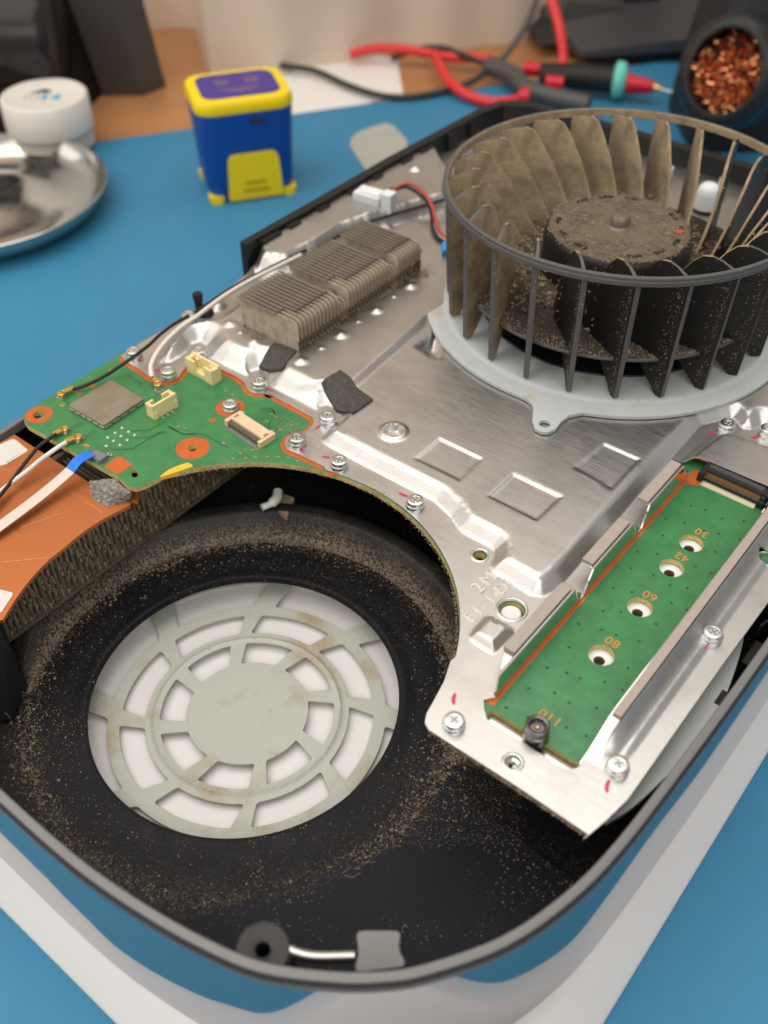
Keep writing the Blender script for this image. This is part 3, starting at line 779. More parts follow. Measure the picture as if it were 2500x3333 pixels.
def sm(t): t = np.clip(t, 0, 1); return t*t*(3-2*t)
def ss(t):                       # straight flank with short rounded foot and crest
    t = np.clip(t, 0, 1); k = .16
    return np.where(t < k, t*t/(2*k*(1-k)), np.where(t > 1-k, 1-(1-t)**2/(2*k*(1-k)), (t-k/2)/(1-k)))
def shield_h(A):
    h = np.zeros(len(A))
    d = sdist(A, FOOT)
    leftness = sm((-A[:,0]-20)/25)*sm((A[:,1]-60)/8)
    wdt = 4.3 + 3.6*leftness
    h += (3.5 + .9*leftness*0)*ss(d/wdt)
    dl = sdist(A, LEFT_HI); h += np.where(d > 0, 1.5*ss((dl+1.6)/3.2)*sm(d/6), 0)
    dr = sdist(A, REAR); h = np.maximum(h, 6.3*ss((dr+1.5)/4.5))
    for c in CHIPS:
        dc = sdist(A, c); h -= .42*ss((dc+.1)/.95)
    db = sdist(A, BOWL); h -= np.where(db > 0, 3.4*sm(db/6.5), 0)
    bk = sdist(A, BLOCK); h += 2.0*ss(bk/2.2)
    hd = sdist(A, HOOD); h += 3.0*ss((hd)/3.4)*(d < .01)*sm((d+.01)/-.6+.02)
    for (bx, by), r, q in BUMPS:
        rr = np.hypot(A[:,0]-bx, A[:,1]-by); h += q*np.clip(1-(rr/r)**2, 0, 1)**1.3 + (.22*np.clip(1-(rr/(r*.42))**2, 0, 1)**2 if r > 2 else 0)
    rr = np.hypot(A[:,0]-hb[0], A[:,1]-hb[1])
    h += .75*sm((5.2-rr)/1.8) - 2.1*sm((3.0-rr)/.7)
    # upturned lip along the outer side of the storage slot
    k = (A[:,0] > 90)*(A[:,1] < 126)*sm((A[:,1]-19)/14)
    h = np.where((A[:,0] > 92)*(A[:,0] < 104)*(A[:,1] < 126), np.maximum(h, k*(4.9*(1-ss((A[:,0]-97.0)/3.4))*1.0 + .9*(1-ss((A[:,0]-101.2)/1.6))*(A[:,0] > 97))), h)
    # stamped ledge round the near end of the slot
    do = -sdist(A, OPEN); h -= 1.0*ss((2.1-do)/1.9)*(A[:,1] < 19.5)*(A[:,0] > 67)*(A[:,0] < 93.5)*0
    return h
g1 = np.stack(np.meshgrid(np.arange(-120,110,1.25), np.arange(-16,232,1.25)), -1).reshape(-1,2)
g2 = np.stack(np.meshgrid(np.arange(-120,110,.55), np.arange(-16,232,.55)), -1).reshape(-1,2)
near_m = np.zeros(len(g2), bool)
dF = sdist(g2, FOOT); near_m |= (dF > -.5) & (dF < np.where((g2[:,0] < -20) & (g2[:,1] > 55), 8., 3.6))
near_m |= np.abs(sdist(g2, LEFT_HI)) < 2.4
for c in CHIPS: near_m |= np.abs(sdist(g2, c)-.5) < 1.1
near_m |= np.abs(sdist(g2, BLOCK)-1) < 1.6
hh = sdist(g2, HOOD); near_m |= (hh > -.6) & (hh < 4)
near_m |= np.abs(sdist(g2, BOWL)-3) < 3.5
for (bx, by), r, q in BUMPS: near_m |= np.hypot(g2[:,0]-bx, g2[:,1]-by) < r+.4
near_m |= np.hypot(g2[:,0]-hb[0], g2[:,1]-hb[1]) < 6
near_m |= (g2[:,0] > 94) & (g2[:,0] < 104) & (g2[:,1] > 15) & (g2[:,1] < 122)
pts = np.concatenate([g1, g2[near_m]]) + rng.uniform(-.02,.02,(len(g1)+near_m.sum(),2))
ds = sdist(pts, SO); keep = ds > .45
for hpoly in SH: keep &= sdist(pts, hpoly) < -.35
pts = pts[keep]
# extra rings on the chip outlines so their edges stay crisp
def dens(poly, step=.7):
    out = []
    for i in range(len(poly)):
        a, b = Vector(poly[i]), Vector(poly[(i+1) % len(poly)]); n_ = max(1, int((b-a).length/step))
        out += [tuple(a+(b-a)*j/n_) for j in range(n_)]
    return out
SOd = dens(SO, 1.0); SHd = [dens(h_, .6) for h_ in SH]
mb = MB(); mb.plate(SOd, -.75, 0, SHd, pts=pts, hf=shield_h, side=1)
shd = obj('shield_plate', mb, [ALU, ALUP], con, smooth=38)
# orange copper border showing along the shield's edge
mb = MB(); ribbon(mb, sh_l, 2.6, ZP, .05); ribbon(mb, arc2[:4], 1.2, ZP, .05)
pad(mb, 'orange copper line along the edge of the metal shield')
mb = MB(); mb.plate([(69.1,19.0),(69.95,19.0),(69.95,119),(73.6,121),(73.6,127),(69.1,127)], ZP-.005, ZP+.05)
mb.plate(rnd(at('G', [(582,335),(600,312),(640,322),(700,300),(690,330),(665,378),(632,372)], ZP), .4), ZP-.005, ZP+.09)
mb.plate(at('G', [(1385,850),(1425,795),(1480,850),(1458,885)], ZP), ZP-.005, ZP+.6)
mb.plate(at('J', [(1040,605),(1060,598),(1075,612),(1072,632)], ZP), ZP-.005, ZP+.1); mb.plate(at('J', [(782,900),(800,893),(818,905),(812,925)], ZP), ZP-.005, ZP+.1)
pad(mb, 'bright orange copper line beside the storage slot')
# pale stamped ledge below the open end of the slot
lg = open_[1:9]
mb = MB(); mb.plate(rnd([(68,11.5),(97,11.5),(97,20.5),(68,20.5)], 2), -3.6, -2.75); obj('slot_ledge', mb, ALUP, con)
# folded slot walls with gaskets
def slot_wall(y0, y1, t0, t1, gy0, gy1):
    mb = MB(); z1 = 6.1
    mb.hexa([(68.7,y0,ZP+.1),(69.25,y0,ZP+.1),(69.25,y1,ZP+.1),(68.7,y1,ZP+.1),(68.2,t0,z1),(68.75,t0,z1),(68.75,t1,z1),(68.2,t1,z1)])
    mb.hexa([(64.6,gy0-.6,z1-.45),(68.7,t0,z1-.45),(68.7,gy1,z1-.45),(64.6,gy1,z1-.45),(64.6,gy0-.6,z1),(68.7,t0,z1),(68.7,gy1,z1),(64.6,gy1,z1)])
    mb.tube([(68.42,t0,z1-.05),(68.42,t1,z1-.05)], .42, 8, mi=1)
    o = obj('slot_wall', mb, [MIRROR, ALU], shd, smooth=40)
    mb = MB(); mb.plate(rnd([(64.7,gy0-1.5),(67.9,gy0-1.5),(67.9,gy1-1.5),(64.7,gy1-1.5)], .25, 2), z1, z1+1.0); obj('gasket', mb, GASKET, shd)
    mb = MB(); y = t1
    mb.add([(69.2,y,z1-.2),(69.2,y1-.2,ZP+.4),(69.6,y+2.6,3.2)], [(0,1,2)]); obj('gusset', mb, ALU, shd, smooth=0)
slot_wall(20.3, 59.6, 22.3, 57.0, 31.2, 57.6)
slot_wall(61.4, 91.0, 66.5, 88.0, 68.4, 88.4)
slot_wall(93.6, 121.0, 97.5, 118.0, 98.6, 119.0)
mb = MB(); mb.hexa([(60.2,20.8,.02),(61.5,20,.02),(64.6,31,.02),(63.2,31,.02),(66.6,20.8,4.6),(67.2,20.8,4.6),(66.6,31,5),(65.2,31,5)]) if False else None
mb = MB(); mb.plate(rnd([(94.7,30.3),(96.9,30.3),(96.9,117.5),(94.7,117.5)], .25, 2), 4.75, 5.75); obj('gasket', mb, GASKET, shd)
mb = MB(); mb.hexa([(94.2,18,ZP),(94.7,18,ZP),(94.7,118.5,ZP),(94.2,118.5,ZP),(94.2,20,4.6),(94.7,20,4.6),(94.7,118.5,4.7),(94.2,118.5,4.7)]) if False else mb
mb = MB(); vs = []
ys = [17.6,19,21,23,25,27,29,31,33,60,126]; zt = [.0]+[4.8*float(sm(np.array((y-19)/14))) for y in ys[1:]]
for y, z in zip(ys, zt): vs += [(94.25,y,ZP),(94.7,y,ZP),(94.7,y,z),(94.25,y,z)]
fs = []
for i in range(len(ys)-1):
    for k in range(4): fs.append((i*4+k, i*4+(k+1) % 4, i*4+4+(k+1) % 4, i*4+4+k))
fs += [(3,2,1,0), tuple(len(vs)-4+k for k in range(4))]
mb.add(vs, fs); obj('slot_wall', mb, MIRROR, shd, smooth=20)
# fabric pads, magenta marks, stamped letters, hole rims
def pad4(k, pts, z, th, m, name='fabric_pad'):
    base = at(k, pts, z); n_ = len(base)
    Pn = np.array(base); step = [tuple(p) for p in g2[pip(g2, base)][::2]]
    mb = MB(); hz = lambda A: shield_h(A)*.85 + (z-3.5)*.15 + .08*np.sin(A[:,0]*2.1)*np.cos(A[:,1]*1.7)
    mb.plate(dens(base, 1.0), 0.05, th, pts=step, hf=hz); return obj(name, mb, m, con, smooth=60)
pad4('B', [(868,172),(1010,60),(1190,125),(1110,215),(1062,262)], 4.3, 1.2, FABRIC)
pad4('E', [(-10,640),(150,550),(235,612),(310,690),(418,765),(330,830),(250,880),(180,830),(110,790),(60,720)], 4.0, 1.2, FABRIC)
marks = [('A',(1092,338),(1148,345)),('A',(1255,425),(1300,436)),('B',(945,425),(1005,440)),('B',(1350,755),(1380,725)),('B',(1215,925),(1252,948)),
         ('B',(1402,982),(1465,995)),('S',(660,670),(708,690)),('G',(334,272),(320,364)),('G',(1612,992),(1592,1094)),('K',(1372,285),(1362,308)),('I',(1115,310),(1180,290)),('I',(1505,348),(1578,332))]
for k, a, b in marks:
    p = at(k, [a, b], 0); P = [Vector(p[0]), Vector(p[1])]; dd = (P[1]-P[0]); Ln = dd.length
    mb = MB(); outl = []
    for i in range(14):
        t = 2*PI*i/14; q = (P[0]+P[1])/2 + dd.normalized()*math.copysign(abs(math.cos(t))**.6, math.cos(t))*Ln*.52 + Vector((-dd.y, dd.x)).normalized()*math.sin(t)*(.5+.12*math.sin(3*t))
        outl.append((q.x, q.y))
    hz0 = float(shield_h(np.array([[ (P[0].x+P[1].x)/2, (P[0].y+P[1].y)/2]]))[0])
    mb.plate(outl, hz0+.005, hz0+.06); obj('paint_mark', mb, PINK, shd)
for s_, k, c_, sz in (('2M','F',(752,488),5.6),('F1-14','F',(752,732),5.0),('DF','F',(980,520),4.6)):
    x, y = at1(k, c_, 0)
    c = bpy.data.curves.new('stamped_letters', 'FONT'); c.body = s_; c.size = sz/1000; c.align_x = 'CENTER'; c.align_y = 'CENTER'
    c.extrude = .00022; c.offset = -.00006; c.space_character = 1.25; c.materials.append(bpy.data.materials.get('stamped_lit_stroke') or mat('stamped_lit_stroke', (.80,.77,.72), .45, 1.))  # paler than the shield: the lit strokes are put into the colour
    t = text_obj('stamped_letters', c, shd)
    t.location = (x/1000, y/1000, (.05+MATZ)/1000); t.rotation_euler.z = PI/2 - .05
for c_, r, m in (((wx,wy),3.55,ALUP),((oh[0],oh[1]),2.0,ALUP),((gh[0],gh[1]),1.9,ALUP),((rh[0],rh[1]),2.3,ALUP)):
    mb = MB(); mb.lathe([(r+.75,.0),(r+.5,.22),(r+.1,.25),(r-.05,.1),(r-.1,-.7)], 28, c_); obj('hole_rim', mb, m, shd, smooth=60)
mb = MB(); mb.lathe([(1.95,-.72),(1.8,-1.0),(1.2,-1.6)], 20, oh); obj('orange_eyelet', mb, ORANGE, shd)
mb = MB(); mb.lathe([(1.8,-.8),(1.0,-1.2),(.9,-2.6)], 20, gh); mb.lathe([(0,-2.9),(.55,-2.6),(.8,-3.4)], 14, (gh[0]+.3, gh[1]+.6)); obj('thread_insert', mb, SCREW, shd)
# screws
def screw_mesh():
    mb = MB(); mb.lathe([(2.75,-2.4),(2.75,-1.15),(2.6,-.95),(2.35,-.9),(2.35,-.8),(2.5,-.75),(2.5,.1),(2.38,.38),(2.1,.5),(1.45,.5),(1.35,.38),(0,.38)], 28)
    for a in (0, PI/2): mb.box(0, 0, .375, .385, .55, 2.3, a, 1)
    for a in (0, PI/2, PI, 1.5*PI):
        mb.box(math.cos(a+.78)*.72, math.sin(a+.78)*.72, .36, .56, .62, .62, a+.78, 0, .8)
    return local_mesh(mb, 'screw', [SCREW, RECESS], 40)
scm = screw_mesh()
for k, p in (('A',(1060,245)),('A',(1370,420)),('C',(890,868)),('C',(792,515)),('B',(875,352)),('B',(1440,640)),('B',(1190,822)),('B',(1540,1010)),
             ('S',(750,705)),('G',(328,488)),('K',(1405,222)),('K',(958,842)),('I',(1300,212)),('I',(1668,255))):
    x, y = at1(k, p, 2.9); put('screw', scm, shd, (x, y, 2.45), random.uniform(0, 1.5))
x, y = at1('B', (634,538), 1.6); put('screw', scm, brd, (x, y, 1.1), .4)
# black post and short clip by the far left edge
mb = MB(); mb.lathe([(0,7),(1.6,7),(1.9,6.4),(1.5,3),(1.5,-1)], 16, at1('C', (905,480), 0)); obj('guide_post', mb, BLACK, con)
mb = MB(); mb.lathe([(1.2,1.4),(2.6,1.6),(3.1,.9),(3.2,0)], 20, at1('C', (955,490), 1)); obj('post_collar', mb, BLACK, con)

# --- rear wall of the housing, board edges seen beside the rim, lower grey disc
mb = MB(); rw = [(-118.6,128.5),(-121.9,128.5),(-122.2,180),(-122.8,217),(-121.2,286),(-119,300),(-108,309),(-60,311),(40,311),(40,306),(-60,306),(-104,303),(-114,297),(-117,284),(-118.4,216),(-118,180)]
mb.plate(rw, -45, 8.2)
for i in range(9):
    y = 138 + i*17 + random.uniform(-3,3); mb.box(-117.3, y, 1, 7.2, 3.2, random.uniform(5,11))
obj('housing_wall', mb, BLACK, con, smooth=20)
mb = MB(); lo = [(p.x,p.y) for p in smooth_path([(105.5,12.5),(108.3,20),(110.8,34),(112.2,46),(111.8,58),(109.5,72),(107,82)], 5)]
mb.plate(lo + [(90,82),(90,12)], -8.5, -7.3); obj('lower_disc', mb, FANPL, con)
for y, s1 in ((60,5),(78,9),(92,7),(105,8)):
    mb = MB(); mb.box(111.6, y, -24, -5-random.uniform(0,4), 3.2, s1); obj('inner_rib', mb, BLACK, con, smooth=0)
for i in range(5):
    mb = MB(); mb.box(110.7+i*.5, 88+i*2.2, -20, -2.5-i*.3, .5, 9, -.25); obj('inner_rib', mb, BLACK, con, smooth=0)

# --- copper base of the main cooler with its caked fins
aC0, aC1 = math.radians(160), math.radians(216)
cop = circle(0,0,59.2,40,math.radians(157),math.radians(218))
edge = at('M', [(20,1285),(-60,1420)], -5.5)
COP = at('M', [(930,500),(945,440),(900,400)], -5.5) + [(p) for p in at('M', [(880,505),(800,548),(700,600),(600,662),(500,738),(410,815),(330,878),(250,958),(180,1040),(100,1150),(18,1282)], -5.5)] + \
      [(-62,-55),(-108,-55),(-110.8,7.1),(-110.5,12.4),(-64,12.6)]
mb = MB(); mb.plate(COP, -6.6, -5.4)
hsink = obj('copper_plate', mb, COPPER, con, smooth=20)
mb = MB()
for a, b in (((570,478),(690,556)),((0,893),(330,862)),((120,668),(420,560)),((0,250),(60,280)),((60,280),(180,215))):
    ribbon(mb, at('M', [a, b], -5.4), .22, -5.4, .06)
obj('scored_line', mb, mat('copper_bright', (.85,.45,.25), .3, .9), hsink, smooth=0)
t_ = MB(); t_.box(-15,0,-19,0,30,.36,0,0)
for i in range(9): t_.box(-.25-random.random()*.5, random.uniform(-.45,.45), -19+i*2+random.random(), -17.2+i*2+random.random(), .9, random.uniform(.4,1.0), 0, 1)
fms = []
for v in range(4):
    t_ = MB(); t_.box(-15, 0, -19, 0, 30, .36, 0, 0)
    for i in range(12):
        z = -19 + random.random()*17.5; t_.box(-.4-random.random()*.9, random.uniform(-.7,.7), max(-18.6,z), z+random.uniform(.6,2.6), random.uniform(.4,1.0), random.uniform(.35,1.0), random.random()*.5, 1)
    t_.box(-2.2, .8, -19, -.2, 2., 1.1, 0, 1)
    fms.append(local_mesh(t_, 'fin', [FIND, CLUMP], 0))
mb = MB(); mb.box(-76.9, 14, -26.2, -25.5, 35.2, 100); mb.box(-93, 14, -26, -7, 2, 100)
blk = obj('fin_block', mb, FIND, con, smooth=0)
for i in range(58):
    put('fin', fms[i % 4], blk, (-59.6+random.uniform(-.15,.15), -35+i*1.72, -6.7), random.uniform(-.012,.012))
# paper label (its code left out), bare white strip
lb = at('L', [(-160,560),(130,430),(165,435),(300,545),(296,562),(60,705),(20,715),(-150,720)], -5.4)
mb = MB(); mb.plate(rnd(lb, .5, 3), -5.4, -5.3); lab = obj('paper_label', mb, LABEL, hsink)
mb = MB(); ribbon(mb, at('L', [(60,680),(210,585)], -5.3), .35, -5.3); ribbon(mb, at('L', [(75,690),(160,640)], -5.3), .25, -5.3)
obj('printed_line', mb, mat('grey_print', (.45,.43,.40), .6), lab, smooth=0)
mb = MB(); mb.plate(rnd(at('M', [(-120,1060),(0,1078),(85,1098),(88,1112),(10,1232),(-90,1235)], -5.4), .4), -5.4, -5.25); obj('white_strip', mb, LABEL, hsink)
# conductive foam block
fb_ = at('L', [(962,890),(1120,800),(1330,850),(1400,960),(1425,1075),(1170,1160),(985,1080)], -5.4)
q0, q1, q2, q3 = at('L', [(985,1075),(1165,1165),(1420,1070),(1240,960)], -5.4)
mb = MB(); ft = at('L', [(965,885),(1165,985),(1420,990),(1225,830)], -1.6)
mb.hexa([(*q0,-5.4),(*q1,-5.4),(*q2,-5.4),(*q3,-5.4),(*ft[0],-1.4),(*ft[1],-1.6),(*ft[2],-2.4),(*ft[3],-2.4)])
me_b = mb
foam = obj('foam_block', mb, FOAMG, con, smooth=0)
sb = foam.modifiers.new('s', 'SUBSURF'); sb.subdivision_type = 'SIMPLE'; sb.levels = sb.render_levels = 5
tx = bpy.data.textures.new('foam_noise', 'CLOUDS'); tx.noise_scale = .0009
dm = foam.modifiers.new('d', 'DISPLACE'); dm.texture = tx; dm.strength = .0008; dm.mid_level = .5
# ribbon and aerial leads
rp = at('L', [(1000,640),(860,715),(740,790),(520,940),(250,1130),(0,1300),(-150,1400)], -1.5)
zz = [.6,.5,-1.4,-2.6,-3.2,-3.6,-4]
pth = smooth_path([(x, y, z) for (x, y), z in zip(rp, zz)], 8)
def strip(mb, path, wid, th, side, mi_of=None):
    vs = []
    for p in path:
        for s1, s2 in ((-1,0),(1,0),(1,1),(-1,1)): vs.append((p.x+side[0]*wid/2*s1, p.y+side[1]*wid/2*s1, p.z+th*s2))
    for i in range(len(path)-1):
        for k in range(4):
            mb.f.append((i*4+k, i*4+(k+1) % 4, i*4+4+(k+1) % 4, i*4+4+k)); mb.m.append(mi_of(i) if mi_of else 0)
    mb.f += [(3,2,1,0), tuple(len(vs)-4+k for k in range(4))]; mb.m += [0,0]; mb.v += vs
sd = Vector((*at1('L', (780,840), -1), 0)) - Vector((*at1('L', (700,785), -1), 0)); Wd = sd.length; sd.normalize()
mb = MB(); strip(mb, [p for p in pth], Wd*1.05, .22, sd, lambda i: 1 if i < 15 else 0)
obj('ribbon_cable', mb, [RIB, RIBB], con, smooth=50)
def lead(name, k, pts, zs, r, m, lab=None, n=8):
    P = [(x, y, z) for (x, y), z in [(at1(k, p, z), z) for p, z in zip(pts, zs)]]
    mb = MB(); mb.tube(smooth_path(P, 8), r, n); return obj(name, mb, m, con, smooth=70, label=lab)
lead('aerial_lead', 'L', [(610,375),(540,420),(430,500),(340,600),(230,740),(120,890),(0,1040),(-80,1140)], [.4,.3,-.5,-1.2,-2,-2.6,-3,-3], .62, CABB)
lead('aerial_lead', 'L', [(715,465),(640,510),(540,580),(430,660),(300,770),(180,860),(80,935),(0,1000),(-90,1070)], [.4,.3,-.6,-1.5,-2.2,-2.8,-3,-3.2,-3.2], .75, CABW, 'white aerial lead from the board edge')
lead('aerial_lead', 'A', [(520,603),(620,570),(760,505),(900,420),(1060,310),(1200,205),(1300,110),(1420,20),(1560,-60)], [.6,.8,1.4,2.4,4.4,4.6,4.6,4.8,5], .62, CABB, 'black aerial lead running up along the shield edge')
lead('aerial_lead', 'C', [(440,1140),(425,1060),(440,990),(500,880),(590,770),(720,650),(880,540),(1010,440),(1180,320),(1400,190),(1659,60),(1900,-60)], [2.2,3.2,4,4.6,5,5.4,5.6,5.8,6,6,6,6], .85, CABW, 'white aerial lead rising from the board and following the shield edge')
lead('aerial_lead', 'C', [(860,500),(1010,400),(1180,285),(1400,160),(1659,30),(1950,-110)], [5.2,5.8,6,6,6,6], .55, CABB, 'black lead beside the white one along the shield edge')
lead('aerial_lead', 'D', [(640,1010),(760,935),(900,860),(1040,810),(1200,760),(1400,705),(1560,655),(1700,610)], [6,6,6,5.5,5.4,5.4,5.4,5.4], .55, CABB, 'thin black lead behind the small fin stack')
def coax(k, tip, tail, z):
    (x0, y0), (x1, y1) = at(k, [tip, tail], z); d = Vector((x1-x0, y1-y0)); L = d.length; d.normalize(); r = math.atan2(d.y, d.x)
    mb = MB(); mb.lathe([(0,z+.75),(1.25,z+.7),(1.4,z+.5),(1.4,z-.3)], 18, (x0, y0))
    mb.box(x0+d.x*L*.45, y0+d.y*L*.45, z-.1, z+.72, L*.9, 1.7, r); mb.box(x0+d.x*L*.85, y0+d.y*L*.85, z-.2, z+.85, L*.5, 1.3, r)
    o = obj('coax_plug', mb, GOLD, con, smooth=30)
    mb = MB(); mb.box(x0-d.x*.0+.1, y0-.2, ZP, ZP+.5, 3.0, 2.4, r+.5); mb.box(x0+.1, y0-.2, ZP+.5, z-.2, 1.9, 1.9, r); obj('coax_base', mb, SOLDER, o, smooth=0)
coax('A', (415,645), (515,600), .3); coax('A', (445,960), (355,1010), .1); coax('A', (565,1035), (460,1075), .1); coax('A', (1285,560), (1240,495), 1.6)

# --- small fin stack on the shield
fs_top = 17.2
def fin_piece(notch_front):
    mb = MB()
    # web
    zw = 13.6 if notch_front == 2 else 16.7
    web = [(-85,4.4),(-58.6,4.4),(-58.6,zw-2.5),(-59.2,zw-1.1),(-60.6,zw-.3),(-85,zw)]
    vs = [(x, -.16, z) for x, z in web] + [(x, .16, z) for x, z in web]; n = len(web)
    mb.add(vs, [tuple(range(n)), tuple(range(n, 2*n))[::-1]] + [((i+1) % n, i, n+i, n+(i+1) % n) for i in range(n)], 0)
    if notch_front == 0:
        for xa, xb in ((-85,-78.2),(-78.0,-70.6),(-70.4,-63.4)): mb.hexa([(xa,-1.78,fs_top-.22),(xb,-1.78,fs_top-.22),(xb,.05,fs_top-.75),(xa,.05,fs_top-.75),(xa,-1.78,fs_top+.12),(xb,-1.78,fs_top+.12),(xb,.05,fs_top-.5),(xa,.05,fs_top-.5)], 1)
    if notch_front == 1: mb.box(-79.4, -.86, fs_top-.32, fs_top, 11, 1.66, 0, 1); mb.box(-69.2, -.86, fs_top-1.9, fs_top-1.6, 8, 1.66, 0, 1)
    if notch_front == 2: mb.box(-74.2, -.86, fs_top-3.2, fs_top-2.9, 21.6, 1.66, 0, 1)
    if notch_front == 3:
        for xa, xb in ((-85,-78.2),(-78.0,-70.6),(-70.4,-67.8)): mb.hexa([(xa,-1.78,fs_top-.22),(xb,-1.78,fs_top-.22),(xb,.05,fs_top-.75),(xa,.05,fs_top-.75),(xa,-1.78,fs_top+.12),(xb,-1.78,fs_top+.12),(xb,.05,fs_top-.5),(xa,.05,fs_top-.5)], 1)
    for i in range(5):
        z = random.uniform(4.5, 9); mb.box(-58.7, random.uniform(-.3,.3), z, z+random.uniform(.4,1.4), .5, random.uniform(.4,.8), random.random(), 2)
    mb.box(-65.5, .9, 4.4, 13.5, 1.6, 1.4, 0, 2)  # dark filler block stands in for the shade between the fins
    return local_mesh(mb, 'fin', [FINM, FINTOP, FIND], 0)
fpm = {k: fin_piece(k) for k in (0,1,2,3)}
stack = thing('x', 'x', 'x') if False else None
mb = MB(); mb.plate([(-85.6,91.5),(-57.9,91.5),(-57.9,160.5),(-85.6,160.5)], 4.3, 4.7); stk = obj('fin_stack', mb, FINM, con)
NF = 37
for i in range(NF):
    y = 92.4 + i*1.84; k = 0
    if i in (0,1,2): k = 3
    if i in (12, 13): k = 2
    if i in (14, 15, 16): k = 3
    if i in (27, 28): k = 2
    put('fin', fpm[k], stk, (0, y, 0))
mb = MB()
def fuzz(mb, n, cx, cy, z, rx, ry, L=4, r=.09):
    for _ in range(n):
        x = cx + random.gauss(0, rx); y = cy + random.gauss(0, ry); a = random.random()*6.28; c = random.uniform(-.5,.5); P = []; zz = z + random.random()*.8
        for j in range(5):
            P.append((x, y, zz + math.sin(j*.8)*.5)); x += math.cos(a)*L/5; y += math.sin(a)*L/5; a += c
        mb.tube(P, r, 3, cap=False)
fuzz(mb, 26, -57, 156, 5, .8, 3, 5); fuzz(mb, 24, -80, 90.8, 4.6, 3, .8, 6); fuzz(mb, 30, -34, 62, 4, 3.5, 2.2, 5, .06); fuzz(mb, 16, -58, 128, 5, .5, 14, 3)
for i in range(260):
    t = random.random(); mb.grain(-58.3+random.gauss(0,.45), 132+t*27, 4.6+random.random()*9*t*t, random.uniform(.2,.6))
for i in range(170): mb.grain(random.uniform(-85,-60), 91.2-abs(random.gauss(0,1.3)), 4.4, random.uniform(.2,.6))
obj('dust_fluff', mb, CLUMP, con, kind='stuff', smooth=0)
# --- loose dust: grains on the shroud floor and the shield
mb = MB(); k = 0
while k < 8000:
    a = random.random()*2*PI; q_ = random.random()
    r = random.gauss(60.3, 1.9) if q_ < .52 else 63 - abs(random.gauss(0, 1))*7 if q_ < .85 else random.uniform(46, 62)
    x, y = r*math.cos(a), r*math.sin(a)
    dens_ = .22 + .78*math.sin(a*1.5+.9)**2*(.6+.4*math.sin(a*7+r*.3)**2)
    if random.random() > dens_ or r > 66 or r < 43.3 or y < -68: continue
    z = ZF + (.05 if r < 61 else (r-61)*1.3 if math.radians(30) < a < math.radians(205) else .05)
    mb.grain(x, y, z+.1, random.choice((.07,.08,.09,.10,.12,.14,.17,.22,.34))*(1.1 if r > 56 else .9)); k += 1
for i in range(1500):
    x, y = at1('K', (random.uniform(-60,500), random.uniform(880,1230)), ZF+.9); mb.grain(x, y, ZF+1, random.choice((.08,.1,.13)))
for i in range(650):
    a = random.uniform(aE, aS); r = 58.7 + random.random()*.7; mb.grain(r*math.cos(a), r*math.sin(a), ZP-random.random()*1.6, random.uniform(.08,.3))
for i in range(420):
    t = random.random(); p = at1('G', (120+t*1300, 578+t*868+random.uniform(-6,10)), -.6); mb.grain(p[0], p[1], -.5-random.random(), random.uniform(.1,.38))
for i in range(60):
    for k2, c_, s_ in (('B',(1330,880),(60,50)), ('F',(870,200),(70,60)), ('B',(1560,1040),(90,60)), ('E',(330,950),(120,90)), ('E',(700,1150),(180,90)), ('S',(560,590),(70,30))):
        p = at1(k2, (random.gauss(c_[0], s_[0]), random.gauss(c_[1], s_[1])), 0)
        if math.hypot(*p) < 60.3: continue
        z = float(shield_h(np.array([p]))[0])
        mb.grain(p[0], p[1]-(z*.0), z, random.uniform(.05,.15))
for i in range(380):
    a = random.uniform(-.4, 4.4); r = random.gauss(61.5, 2.2); x, y = r*math.cos(a), r*math.sin(a); d = a+PI/2+random.gauss(0,.6); L = random.uniform(1.5,4.5); z = ZF + (.25 if r < 61 else (r-61)*1.3+.2); P = []
    for j in range(4):
        P.append((x, y, z+.1*math.sin(j*2.))); x += math.cos(d)*L/4; y += math.sin(d)*L/4; d += random.uniform(-.4,.4)
    mb.tube(P, .06, 3, cap=False)
for i in range(340):
    a = random.choice((random.gauss(.35,.35), random.gauss(2.9,.5), random.gauss(4.0,.5))); r = random.gauss(62,3)
    if r > 67 or -68 > r*math.sin(a): continue
    mb.grain(r*math.cos(a), r*math.sin(a), ZF + max(.1, (r-61)*1.3 if .6 < a < 3.6 else .1), random.uniform(.25,.7))
obj('dust_grains', mb, CLUMP, con, kind='stuff', smooth=0, merge=False)
# white wire socket and bosses on the rear sheet
mb = MB()
x, y = at1('D', (1010,690), 4.5); mb.box(x, y, 4, 9.5, 12, 8, .15); mb.box(x+1, y-.5, 9.5, 10.5, 9, 5, .15)
x, y = at1('D', (1140,740), 4.5); mb.box(x, y, 4, 12, 4.5, 5, .15)
obj('wire_socket', mb, WHT, con, smooth=0)
for q_, r_, h_ in (((2297,665),4.6,9),((2350,612),2.2,5),((2180,560),2,3)):
    x, y = at1('O', q_, 4); mb = MB(); mb.lathe([(0,4+h_),(r_*.6,4+h_*.97),(r_*.9,4+h_*.8),(r_,4+h_*.5),(r_*1.05,3)], 20, (x, y)); obj('boss', mb, WHT if h_ > 8 else ALUP, con, smooth=60)

